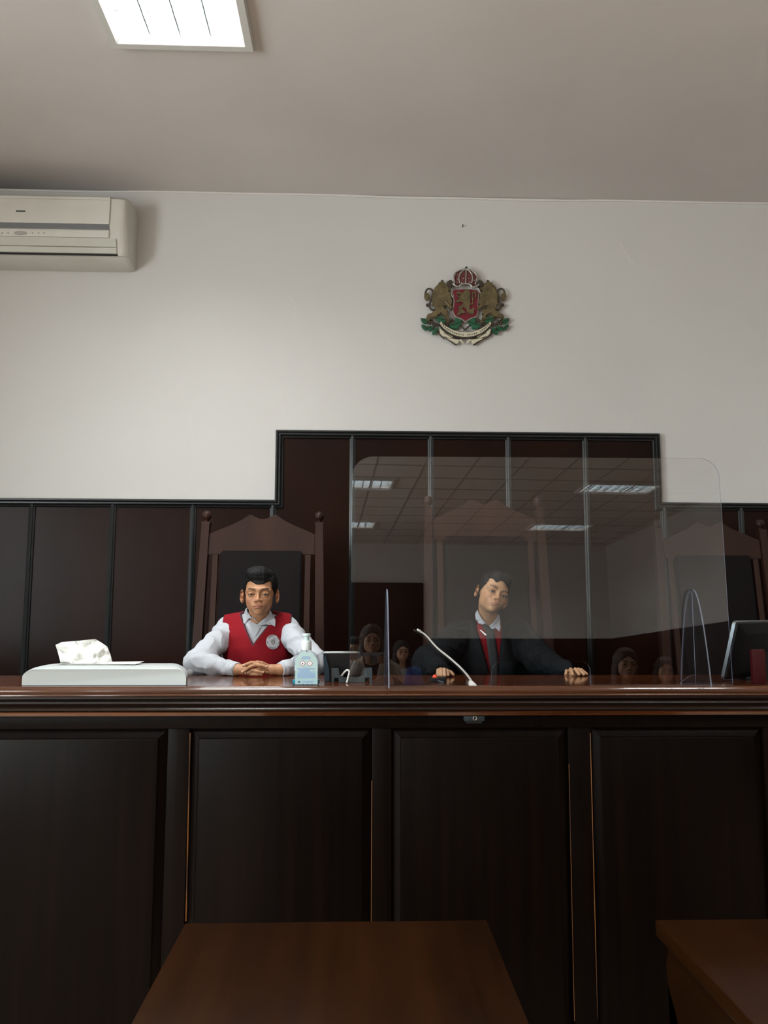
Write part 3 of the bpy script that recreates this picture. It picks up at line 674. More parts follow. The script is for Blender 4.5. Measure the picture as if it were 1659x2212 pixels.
P3 = [on_desk(p) if ol[i][1] == 1481 else p for i, p in enumerate(P3)]
def sheet(name, P, nrm, th, parent, m1, m2):
    bm = bmesh.new(); a = [bm.verts.new(p - nrm*th/2) for p in P]; b = [bm.verts.new(p + nrm*th/2) for p in P]; n = len(P)
    bm.faces.new(a); bm.faces.new(b[::-1]); side = []
    for i in range(n): f = bm.faces.new((a[i], b[i], b[(i+1) % n], a[(i+1) % n])); f.material_index = 1
    bmesh.ops.triangulate(bm, faces=[f for f in bm.faces if len(f.verts) > 4])
    bmesh.ops.recalc_face_normals(bm, faces=bm.faces)
    me = bpy.data.meshes.new(name); bm.to_mesh(me); bm.free(); me.materials.append(m1); me.materials.append(m2)
    return link(name, me, None, parent)
sheet('pane', P3, NP, .004, SC, M['acrylic'], M['acr_edge'])
ndir = Vector((NP.x, NP.y, 0)).normalized()
for px, off in ((835, .0), (1503, .0)):
    base = on_desk(PP(px, 1478)); topz = U(px, 1273, base.y).z - DZ
    P = []
    for k in range(25):
        t = -1 + 2*k/24; z = topz * (1 - abs(t)**2.3); P.append(base + ndir*(t*.118) + Vector((0, 0, max(z, 0))))
    xdir = Vector((ndir.y, -ndir.x, 0))
    P = [p + xdir*.0 for p in P]
    f = sheet('support_fin', P, xdir, .0045, SC, M['acrylic_fin'], M['acr_edge'])
    bm = bmesh.new(); add_tube(bm, [base + Vector((0, 0, .001)), base + Vector((0, 0, topz*.97)) + NP*0], .0009, 6); bmobj('joint_line', bm, M['acr_edge'], SC)
    Q = [base + xdir*(t*.062) + Vector((0, 0, .032*(1 - t*t))) - ndir*.012 for t in [-1 + k/8 for k in range(17)]]
    sheet('foot_arch', Q, ndir, .003, SC, M['acrylic_fin'], M['acr_edge'])  # low thin arch across the foot of the fin

# ------------------------------------------------------------------ things on the desk
# gooseneck microphone
MC = empty('microphone', UZ(1022, 1481, DZ), 'white gooseneck microphone bending to the left in front of the acrylic screen', 'microphone')
my = 2.752
pts = [(1018, 1470), (1008, 1456.6), (992.6, 1440), (968.5, 1419), (944, 1399), (921.5, 1374), (910, 1365)]
P = spline([U(x, y, my - .004*i) for i, (x, y) in enumerate(pts)], 8)
bm = bmesh.new(); add_tube(bm, P, [.0036 - .0009*i/len(P) for i in range(len(P))], 12); bmobj('gooseneck', bm, M['mic'], MC, smooth=True)
bm = bmesh.new(); a = P[-1]; b = U(902, 1360, my - .03); add_tube(bm, [a + (a - b)*.2, a, a*.3 + b*.7, b, b + (b - a)*.12], [.0026, .0038, .0040, .0036, .002], 12); bmobj('mic_capsule', bm, M['mic'], MC, smooth=True)
a = UZ(1014, 1482, DZ); w = U(1031, 1480, a.y).x - a.x; zt_ = U(1018, 1471.5, my).z
bm = bmesh.new()
def rect(x0, x1, y0, y1, z): return [(x0, y0, z), (x1, y0, z), (x1, y1, z), (x0, y1, z)]
add_loft(bm, [rect(a.x, a.x + w, my - .018, my + .02, DZ + .0003), rect(a.x, a.x + w*.9, my - .018, my + .02, DZ + .005), rect(a.x + w*.06, a.x + w*.42, my - .007, my + .007, zt_ + .003)])
bmesh.ops.bevel(bm, geom=bm.edges[:], offset=.0015, segments=2, affect='EDGES'); bmobj('base', bm, M['mic'], MC, auto=40)

# hand sanitiser bottle
by_ = 2.80
bx0, bx1 = U(631, 1450, by_).x, U(691.5, 1450, by_).x; bcx = (bx0 + bx1)/2; bw = (bx1 - bx0)/2
BT = empty('sanitiser_bottle', (bcx, by_, DZ), 'clear pump bottle of hand sanitiser with a pale blue label on the desk', 'bottle')
def zb_(py): return U(660, py, by_).z
zs_, zn_ = zb_(1408), zb_(1400)
def oval(w, d, z, n=32, e=2.6):
    r = []
    for k in range(n):
        a = 2*math.pi*k/n; c, s = math.cos(a), math.sin(a)
        r.append((bcx + w*math.copysign(abs(c)**(2/e), c), by_ + d*math.copysign(abs(s)**(2/e), s), z))
    return r
z0 = DZ + .001; H = zs_ - z0
M['pet'] = acrylic('clear_bottle_plastic', (.86, .88, .9, 1), f0=.10)
M['gel'] = mat('turquoise_gel', '#2ba7c4', .2, spec=.5)
M['label'] = mat('pale_blue_label', '#b3cccb', .4, vary=((1, 1, 25), '#a5c6cb', .45, .55, 1))
bm = bmesh.new()
add_loft(bm, [oval(bw*.93, .021, z0), oval(bw, .024, z0 + .004), oval(bw, .024, z0 + H*.35), oval(bw*.98, .024, z0 + H*.60), oval(bw*.93, .024, z0 + H*.78), oval(bw*.80, .022, z0 + H*.90), oval(bw*.55, .018, z0 + H*.98), oval(bw*.38, .013, zs_ + .003, e=2.1), oval(bw*.36, .012, zn_ + .004, e=2)])
bmobj('bottle_body', bm, M['pet'], BT, auto=60)
bm = bmesh.new(); zg = zb_(1468)
add_loft(bm, [oval(bw*.90, .019, z0 + .0015), oval(bw*.96, .0215, z0 + .005), oval(bw*.96, .0215, zg)]); bmobj('gel', bm, M['gel'], BT, auto=60)
# label on the front face
def L3(px, py, d=0): 
    p = U(px, py, by_ - .0252); return Vector((p.x, by_ - .0252 - d, p.z))
lab = [(637.5, 1482), (637.5, 1430), (640, 1421), (645, 1415), (650, 1409), (672, 1409), (678, 1415), (683, 1421), (686, 1430), (686, 1482)]
poly_prism('label', [(x, y) for x, y in lab], lambda x, y: Vector((L3(x, y).x, L3(x, y).y, max(L3(x, y).z, z0 + .001))), lambda x, y: Vector((L3(x, y).x, by_ - .0243, max(L3(x, y).z, z0 + .001))), M['label'], BT)
M['blue_ink'] = mat('blue_print', '#8fa9cf', .5); M['red_ink'] = mat('red_print', '#c0394a', .5); M['navy'] = mat('navy_print', '#1f2f66', .5); M['lab_w'] = mat('white_print', '#e8ecee', .5)
bm = bmesh.new()
def pr(x0, y0, x1, y1): 
    a, b = L3(x0, y0), L3(x1, y1); add_box(bm, ((a.x + b.x)/2, by_ - .0254, (a.z + b.z)/2), (abs(b.x - a.x), .0004, abs(b.z - a.z)))
rnd = random.Random(4)
for y, x0, x1 in ((1418.5, 654, 669), (1420.7, 652, 671), (1422.9, 651, 671)): pr(x0, y - .7, x1, y + .7)
for k in range(12):
    y = 1444 + k*1.85; x0, x1 = (642, 681)
    if k in (2, 3, 5): x0, x1 = 643 + rnd.random()*10, 668 + rnd.random()*10
    pr(x0, y - .62, x1, y + .62)
pr(655, 1440.2, 668, 1441)
pr(653, 1471, 677, 1472.6); pr(660, 1473.8, 674, 1475)
bmobj('label_small_print', bm, M['blue_ink'], BT)['kind'] = 'stuff'
for cx in (653.6, 669.3):
    a = L3(cx, 1433); r = .0095
    bm = bmesh.new()
    for k in range(4):
        p_, q_ = [Vector((a.x + r*math.cos(t), by_ - .0256, a.z + r*math.sin(t))) for t in (k*math.pi/2, (k+1)*math.pi/2)]
        add_tube(bm, [p_, q_], .0006, 6)
    bmobj('hazard_diamond', bm, M['red_ink'], BT)
    bm = bmesh.new(); add_lathe(bm, [(r*.9, 0), (r*.9, .0003)], (a.x, by_ - .0253, a.z), 4, Rx); bmobj('hazard_field', bm, M['lab_w'], BT)
    bm = bmesh.new(); bmesh.ops.create_icosphere(bm, subdivisions=1, radius=.0024, matrix=Matrix.Translation((a.x, by_ - .0256, a.z - .0008)) @ Matrix.Diagonal((1 if cx < 660 else .4, .15, 1.2, 1)))
    bmobj('hazard_symbol', bm, M['navy'] if cx < 660 else M['mark'], BT)
bm = bmesh.new(); a = L3(646, 1473); bmesh.ops.create_icosphere(bm, subdivisions=2, radius=.0035, matrix=Matrix.Translation((a.x, by_ - .0256, a.z)) @ Matrix.Diagonal((1, .1, .8, 1))); 
for x in (655.5, 664, 674): a = L3(x, 1478.3); add_box(bm, (a.x, by_ - .0256, a.z), (.0025, .0003, .0022))
bmobj('label_emblems', bm, M['navy'], BT)['kind'] = 'stuff'
M['pump'] = mat('pump_white_plastic', '#d9e2e2', .3)
bm = bmesh.new(); zc_ = zb_(1384); add_lathe(bm, [(.017, zn_ - .006), (.0175, zn_), (.0175, zn_ + (zc_ - zn_)*.6), (.0165, zc_ - .002), (.014, zc_)], (bcx, by_, 0), 28); bmobj('pump_collar', bm, M['pump'], BT, auto=35)
bm = bmesh.new(); zt2 = zb_(1368.5); add_lathe(bm, [(.0145, zc_ + .0003), (.009, zc_ + .004), (.0085, zt2 - .014), (.010, zt2 - .010), (.0135, zt2 - .008), (.014, zt2 - .002), (.012, zt2)], (bcx, by_, 0), 24)
add_box(bm, (bcx - .004, by_ + .022, zt2 - .005), (.013, .03, .009), None, .002)
bmobj('pump_head', bm, mat('pump_pale_aqua', '#c5dcdd', .3), BT, auto=35)
bm = bmesh.new(); add_tube(bm, [(bcx, by_, z0 + .004), (bcx, by_, zn_)], .003, 8); bmobj('dip_tube', bm, M['lab_w'], BT)

# low white plastic unit with papers
yf_ = 2.765
Xl, Xr = U(48, 1460, yf_).x, U(402, 1460, yf_).x
WU = empty('white_desk_unit', ((Xl + Xr)/2, yf_ + .1, DZ), 'long low white plastic office unit lying on the left of the desk', 'office device')
def urow(y, ztop_, ins, sh):
    """outline in xz: bottom corners and a rounded top"""
    n = 8; x0, x1 = Xl + ins, Xr - ins; b = DZ + .001; pts = [(x0, y, b), (x0, y, b + (ztop_ - b)*.55)]
    for k in range(1, n): a = math.pi/2*k/n; pts.append((x0 + sh*(1 - math.cos(a))**.8, y, b + (ztop_ - b)*(.55 + .45*math.sin(a))))
    pts += [(x0 + sh*1.15, y, ztop_), (x1 - sh*.75, y, ztop_)]
    for k in range(n - 1, 0, -1): a = math.pi/2*k/n; pts.append((x1 - sh*.75*(1 - math.cos(a))**.9, y, b + (ztop_ - b)*(.45 + .55*math.sin(a))))
    pts += [(x1, y, b + (ztop_ - b)*.45), (x1, y, b)]
    return pts
ztf = U(220, 1444, yf_).z; ztm = U(220, 1433.5, yf_ + .08).z
bm = bmesh.new()
add_loft(bm, [urow(yf_ + .001, ztf - .004, .004, .035), urow(yf_, ztf - .003, .0, .040), urow(yf_ + .004, ztf + .0, 0, .045), urow(yf_ + .025, ztf + (ztm - ztf)*.6, 0, .06), urow(yf_ + .06, ztm, 0.006, .075), urow(yf_ + .10, ztm, .016, .075), urow(yf_ + .125, ztm - .012, .03, .075)])
bmobj('housing', bm, M['white_pl'], WU, auto=50)
boxmm('lid_seam', (Xl + .09, yf_ + .075, ztm - .001), (Xr - .08, yf_ + .077, ztm + .0006), M['mark2'], WU)
# crumpled paper standing on it
def crumple(name, outline, y0, amp, m, label, cat, lean=.1, n=14, seed=1):
    xs_ = [p[0] for p in outline]; ys_ = [p[1] for p in outline]
    bm = bmesh.new(); vs = [bm.verts.new((x, y, 0)) for x, y in outline]; bm.faces.new(vs)
    bmesh.ops.triangulate(bm, faces=bm.faces[:]); bmesh.ops.subdivide_edges(bm, edges=bm.edges[:], cuts=5, use_grid_fill=True)
    from mathutils import noise
    yb2 = max(ys_)
    for v in bm.verts:
        px, py = v.co.x, v.co.y
        q = noise.noise(Vector((px*.035, py*.06, seed))) + .5*abs(noise.noise(Vector((px*.08, py*.11, seed + 3)))) + .25*noise.noise(Vector((px*.2, py*.2, seed)))
        v.co = U(px, py, y0 + amp*q + lean*(yb2 - py)*.00155)
    r_ = bmesh.ops.solidify(bm, geom=bm.faces[:], thickness=.0006)
    o = bmobj(name, bm, m, smooth=True); return tag(o, label, cat)
crumple('crumpled_paper', [(120, 1393), (133, 1387), (170, 1384), (206, 1380.5), (219, 1388), (232, 1397), (238, 1412), (243, 1431), (200, 1432.5), (160, 1432.8), (131, 1432.5), (126, 1412)], 2.845, .03, M['paper'], 'crumpled white paper standing up on the white desk unit', 'paper', .3, seed=2)
bm = bmesh.new()
q = [U(124, 1435, 2.80), U(292, 1436.0, 2.80), U(312, 1428.5, 2.83), U(200, 1430, 2.88), U(132, 1432, 2.88)]
vs = [bm.verts.new(Vector((p.x, p.y, max(p.z, ztm + .0008)))) for p in q]; bm.faces.new(vs)
bmesh.ops.solidify(bm, geom=bm.faces[:], thickness=-.001)
tag(bmobj('paper_sheet', bm, M['paper']), 'flat white paper sheet with a sharp corner lying on the white desk unit', 'paper')
cp = UZ(411.5, 1459, DZ)
bm = bmesh.new(); add_lathe(bm, [(.004, 0), (.011, .001), (.012, .004), (.010, .009), (.006, .0105)], (0, 0, 0), 20)
o = bmobj('plastic_cap', bm, mat('translucent_cap', '#9fa2a3', .3, alpha=.6), smooth=True); o.location = (cp.x, DY1 - .014, DZ + .0125); o.rotation_euler = (math.radians(80), 0, math.radians(20))
tag(o, 'small round translucent plastic cap between the white unit and the boy\'s elbow', 'cap')

# desk terminal seen from behind, its bracket and cable
ty = 2.885
TM_ = empty('desk_terminal', U(750, 1480, ty), 'dark desk terminal seen from behind beside the sanitiser bottle', 'terminal')
def tp(px, py, y): p = U(px, py - 4, y); return Vector((p.x, p.y, max(p.z, DZ + .001)))
bm = bmesh.new()
fr = [(699, 1417), (777, 1415), (782, 1424), (790, 1450), (795, 1481), (702, 1481), (699, 1450)]
add_loft(bm, [[tp(x, y, ty + .02*(y - 1415)/66) for x, y in fr], [tp(x, y, ty + .02*(y - 1415)/66) + Vector((0, .03, 0)) for x, y in fr]])
bmobj('housing', bm, M['black_pl'], TM_)
bm = bmesh.new(); add_tube(bm, [tp(697, 1416.5, ty + .006), tp(700, 1414.5, ty + .006), tp(770, 1414, ty + .006), tp(777, 1415.5, ty + .006)], .0055, 12); bmobj('top_edge', bm, M['steel'], TM_, smooth=True)
bm = bmesh.new(); e_ = [(698, 1420), (704, 1420), (711, 1450), (712, 1481), (701, 1481)]
add_loft(bm, [[tp(x, y, ty + .012*(y - 1415)/66 - .004) for x, y in e_], [tp(x, y, ty + .018*(y - 1415)/66) for x, y in e_]]); bmobj('side_bezel', bm, M['teal_pl'], TM_)
yb_ = ty - .03
br = [(716, 1481), (716, 1448), (731, 1448), (733, 1461), (744, 1467), (774, 1467), (786, 1460), (789, 1447), (804, 1447), (804, 1481), (798, 1481), (798, 1468), (788.5, 1468), (788.5, 1479), (731.5, 1479), (731.5, 1468), (721.5, 1468), (721.5, 1481)]
poly_prism('bracket', br, lambda x, y: tp(x, y, yb_), lambda x, y: tp(x, y, yb_) + Vector((0, .012, 0)), M['bracket'], TM_)
P = spline([tp(738, 1464, yb_ - .002), tp(744, 1456, yb_ - .006), tp(750, 1451.5, yb_ - .008), tp(754.5, 1455, yb_ - .01), tp(752.5, 1465, yb_ - .012), tp(749, 1481, yb_ - .02)], 6)
bm = bmesh.new(); add_tube(bm, P, .0034, 10); tag(bmobj('white_cable', bm, M['mic'], smooth=True), 'short bent white cable end in front of the dark desk terminal', 'cable')
# small black control box with a red button
BB = empty('control_box', UZ(947, 1478, DZ), 'small black box with a red button on the desk, left of the microphone base', 'control box')
yy = 2.87; a, b = U(930, 1464.5, yy), U(964.5, 1475, yy)
boxmm('case', (a.x, yy, DZ + .0005), (b.x, yy + .05, a.z), M['black_pl'], BB, bev=.002)
p = U(939, 1462, yy + .02); bm = bmesh.new(); add_lathe(bm, [(.008, a.z - .001), (.008, a.z + .002), (.006, a.z + .0075), (.002, a.z + .010)], (p.x, yy + .02, 0), 16); bmobj('red_button', bm, M['redled'], BB, smooth=True)
bm = bmesh.new(); add_tube(bm, [tp(946, 1474.5, yy - .006), tp(953, 1477, yy - .012), tp(959, 1481, yy - .018)], .0035, 8); bmobj('cable_stub', bm, M['bracket'], BB)
# monitor at the right edge, seen from behind
psi, lam = math.radians(38), math.radians(15)
wv = Vector((math.cos(psi), math.sin(psi), 0)); uv = Vector((math.sin(lam)*math.sin(psi), -math.sin(lam)*math.cos(psi), math.cos(lam))); nv = wv.cross(uv).normalized()  # nv points to the camera side
MB = U(1563, 1475, 2.885); MB.z = DZ + .004; hh = (U(1584, 1343, MB.y - .05).z - MB.z)/uv.z
MN = empty('monitor', MB + wv*.25, 'black monitor with a silver edge seen from behind at the right end of the desk', 'monitor')
def mp(u, v, d=0): return MB + wv*u + uv*v + nv*d
def rr(u0, v0, u1, v1, r, d):
    o = []
    for cx, cy, a0_ in ((u1 - r, v1 - r, 0), (u0 + r, v1 - r, 90), (u0 + r, v0 + r, 180), (u1 - r, v0 + r, 270)):
        for k in range(5): a = math.radians(a0_ + 22.5*k); o.append(mp(cx + r*math.cos(a), cy + r*math.sin(a), d))
    return o
bm = bmesh.new(); add_loft(bm, [rr(0, 0, .50, hh, .012, -.012), rr(0, 0, .50, hh, .012, 0), ]); bmobj('silver_frame', bm, M['steel'], MN, auto=40)
bm = bmesh.new(); add_loft(bm, [rr(.004, .003, .496, hh - .003, .010, .0005), rr(.006, .005, .494, hh - .005, .010, .006), rr(.05, .03, .45, hh - .04, .02, .02)]); bmobj('back_shell', bm, M['monitor'], MN, auto=40)
bm = bmesh.new(); add_loft(bm, [rr(.006, .012, .494, hh - .006, .004, -.0125), rr(.006, .012, .494, hh - .006, .004, -.0135)]); bmobj('screen', bm, M['dark'], MN)
b0 = mp(.25, .03, .02)
bm = bmesh.new(); add_loft(bm, [[Vector((b0.x + a*.04, b0.y + b*.012 - .01, z)) for a, b in ((-1, -1), (1, -1), (1, 1), (-1, 1))] for z in (DZ + .008, DZ + .10)]); add_box(bm, (b0.x, b0.y, DZ + .0055), (.2, .14, .009)); bmobj('stand', bm, M['black_pl'], MN)
a, b = U(1624, 1403, 2.80), U(1656, 1480, 2.80)
bm = bmesh.new(); add_box(bm, ((a.x + b.x)/2, 2.808, (a.z + DZ + .0005)/2), (b.x - a.x, .02, a.z - DZ - .0005), None, .002)
tag(bmobj('red_folder', bm, M['red'], auto=40), 'narrow dark red folder standing on the desk in front of the monitor', 'folder')

# ------------------------------------------------------------------ figures: sculpted distance fields turned into one smooth mesh each
f32 = np.float32
def A(*v): return np.array(v, f32)
def smin(a, b, k):
    if k <= 0: return np.minimum(a, b)
    h = np.maximum(k - np.abs(a - b), 0) / k
    return np.minimum(a, b) - h*h*k*.25
def smax(a, b, k): return -smin(-a, -b, k)
def s_ell(P, c, r, R=None):
    q = P - np.asarray(c, f32)
    if R is not None: q = q @ np.asarray(R, f32)          # columns of R are the ellipsoid's axes
    r = np.asarray(r, f32); k0 = np.linalg.norm(q / r, axis=1); k1 = np.linalg.norm(q / (r*r), axis=1) + 1e-9
    return k0 * (k0 - 1) / k1
def s_cone(P, a, b, ra, rb):
    a = np.asarray(a, f32); b = np.asarray(b, f32); ab = b - a; L = float(ab @ ab) + 1e-9
    t = np.clip(((P - a) @ ab) / L, 0, 1)
    return np.linalg.norm(P - a - t[:, None]*ab, axis=1) - (ra + (rb - ra)*t)
def chain(P, pts, rs, k=0):
    d = None
    for i in range(len(pts) - 1):
        e = s_cone(P, pts[i], pts[i+1], rs[i], rs[i+1]); d = e if d is None else smin(d, e, k)
    return d
def wob(P, s, seed=0):
    """cheap smooth noise in -1..1"""
    x, y, z = (P*s + seed*7.13).T
    return (np.sin(x*1.7 + 1.3*np.sin(y*1.1 + seed)) + np.sin(y*1.9 + 1.7*np.sin(z*1.3 + 2)) + np.sin(z*1.6 + 1.1*np.sin(x*1.2 + 4))) / 3
def axis(lo, hi, h, dense=()):
    """grid coordinates with spacing h, finer inside the dense (lo, hi, h) ranges"""
    v = [lo]
    while v[-1] < hi:
        s = h
        for a, b, hh in dense:
            if a - .01 <= v[-1] <= b: s = min(s, hh)
        v.append(v[-1] + s)
    return np.array(v, f32)
def polygonise(f, xs, ys, zs, band=.02):
    nx, ny, nz = len(xs), len(ys), len(zs)
    st = 3
    def coarse(v): return v[np.unique(np.append(np.arange(0, len(v), st), len(v) - 1))]
    cx, cy, cz = coarse(xs), coarse(ys), coarse(zs)
    G = np.stack(np.meshgrid(cx, cy, cz, indexing='ij'), -1).reshape(-1, 3)
    V = np.concatenate([f(g) for g in np.array_split(G, max(1, len(G)//200000))]).reshape(len(cx), len(cy), len(cz))
    ix = np.clip(np.round(np.interp(xs, cx, np.arange(len(cx)))).astype(int), 0, len(cx) - 1)
    iy = np.clip(np.round(np.interp(ys, cy, np.arange(len(cy)))).astype(int), 0, len(cy) - 1)
    iz = np.clip(np.round(np.interp(zs, cz, np.arange(len(cz)))).astype(int), 0, len(cz) - 1)
    F = V[np.ix_(ix, iy, iz)].astype(f32)
    near = np.argwhere(np.abs(F) < band)
    Pn = np.stack([xs[near[:, 0]], ys[near[:, 1]], zs[near[:, 2]]], 1)
    val = np.concatenate([f(g) for g in np.array_split(Pn, max(1, len(Pn)//200000))])
    F[near[:, 0], near[:, 1], near[:, 2]] = val
    Sg = F < 0
    c = Sg[:-1, :-1, :-1].astype(np.int8)
    cnt = sum(Sg[a:nx-1+a, b:ny-1+b, d:nz-1+d].astype(np.int8) for a in (0, 1) for b in (0, 1) for d in (0, 1))
    cells = np.argwhere((cnt > 0) & (cnt < 8)); idx = -np.ones((nx-1, ny-1, nz-1), np.int32)
    idx[cells[:, 0], cells[:, 1], cells[:, 2]] = np.arange(len(cells))
    acc = np.zeros((len(cells), 3), np.float64); num = np.zeros(len(cells))
    cc = [xs, ys, zs]
    corners = [(a, b, d) for a in (0, 1) for b in (0, 1) for d in (0, 1)]
    for a in corners:
        for ax in range(3):
            if a[ax] == 1: continue
            b = list(a); b[ax] = 1
            I, J = cells + a, cells + b
            va = F[I[:, 0], I[:, 1], I[:, 2]]; vb = F[J[:, 0], J[:, 1], J[:, 2]]
            m = (va < 0) != (vb < 0); t = np.where(m, va / np.where(m, va - vb, 1), 0)
            pa = np.stack([cc[k][I[:, k]] for k in range(3)], 1); pb = np.stack([cc[k][J[:, k]] for k in range(3)], 1)
            acc += np.where(m[:, None], pa + t[:, None]*(pb - pa), 0); num += m
    verts = acc / num[:, None]
    quads = []
    for ax in range(3):
        o = [slice(None)]*3; p = [slice(None)]*3; o[ax] = slice(0, -1); p[ax] = slice(1, None)
        A0, B0 = Sg[tuple(o)], Sg[tuple(p)]
        E_ = np.argwhere(A0 != B0); u, v = (ax + 1) % 3, (ax + 2) % 3
        dims = [nx - 1, ny - 1, nz - 1]
        ok = (E_[:, u] > 0) & (E_[:, v] > 0) & (E_[:, u] < dims[u]) & (E_[:, v] < dims[v]); E_ = E_[ok]
        du = np.zeros(3, int); du[u] = 1; dv = np.zeros(3, int); dv[v] = 1
        q = [E_, E_ - du, E_ - du - dv, E_ - dv]
        q = np.stack([idx[i[:, 0], i[:, 1], i[:, 2]] for i in q], 1)
        flip = ~A0[E_[:, 0], E_[:, 1], E_[:, 2]]
        q[flip] = q[flip][:, ::-1]; quads.append(q)
    quads = np.concatenate(quads); quads = quads[(quads >= 0).all(1)]
    return verts.astype(f32), quads
def smesh(name, f, xs, ys, zs, m, parent, colour=None, band=.02, smooth_it=1):
    V, Q = polygonise(f, xs, ys, zs, band)
    me = bpy.data.meshes.new(name)
    me.vertices.add(len(V)); me.vertices.foreach_set('co', V.ravel())
    me.loops.add(Q.size); me.loops.foreach_set('vertex_index', Q.ravel().astype(np.int32))
    me.polygons.add(len(Q)); me.polygons.foreach_set('loop_start', np.arange(0, Q.size, 4, dtype=np.int32))
    me.polygons.foreach_set('loop_total', np.full(len(Q), 4, np.int32))
    me.polygons.foreach_set('use_smooth', np.ones(len(Q), bool))
    me.update(calc_edges=True); me.validate()
    if colour is not None:
        at = me.color_attributes.new('tint', 'FLOAT_COLOR', 'POINT')
        C_ = np.ones((len(V), 4), f32); C_[:, :3] = colour(V); at.data.foreach_set('color', C_.ravel())
    return link(name, me, m, parent)

def tinted(name, rough, sss=0, spec=.35, bump=None):
    m = mat(name, '#ffffff', rough, spec=spec, sss=sss, bump=bump); nt = m.node_tree
    a = nt.nodes.new('ShaderNodeVertexColor'); a.layer_name = 'tint'
    nt.links.new(a.outputs['Color'], nt.nodes['Principled BSDF'].inputs['Base Color']); return m
M['skin'] = tinted('skin', .48, .0, .4, ((160, 160, 160), .08, .001, 3))
M['hair'] = mat('black_hair', '#0d0c0e', .55, spec=.3, bump=((420, 70, 200), .8, .003, 3))
M['shirt'] = mat('white_cotton_shirt', '#b3b6bd', .85, spec=.15, bump=((500, 500, 500), .1, .0004, 2))
M['vest'] = mat('red_knit_vest', '#8e1220', .85, spec=.2, sheen=.2, bump=((600, 600, 300), .25, .0006, 2))
M['piping'] = mat('grey_piping', '#3d3740', .8)
M['robe'] = mat('black_robe_cloth', '#0c1013', .8, spec=.15, bump=((400, 400, 400), .1, .0005))
M['tie'] = mat('grey_strap_cloth', '#1b1f22', .7)
M['trousers'] = mat('dark_trousers', '#14151a', .85)
M['sclera'] = mat('eye_white', '#b9b3ab', .25, spec=.6); M['iris'] = mat('dark_iris', '#1c130e', .15, spec=.8)

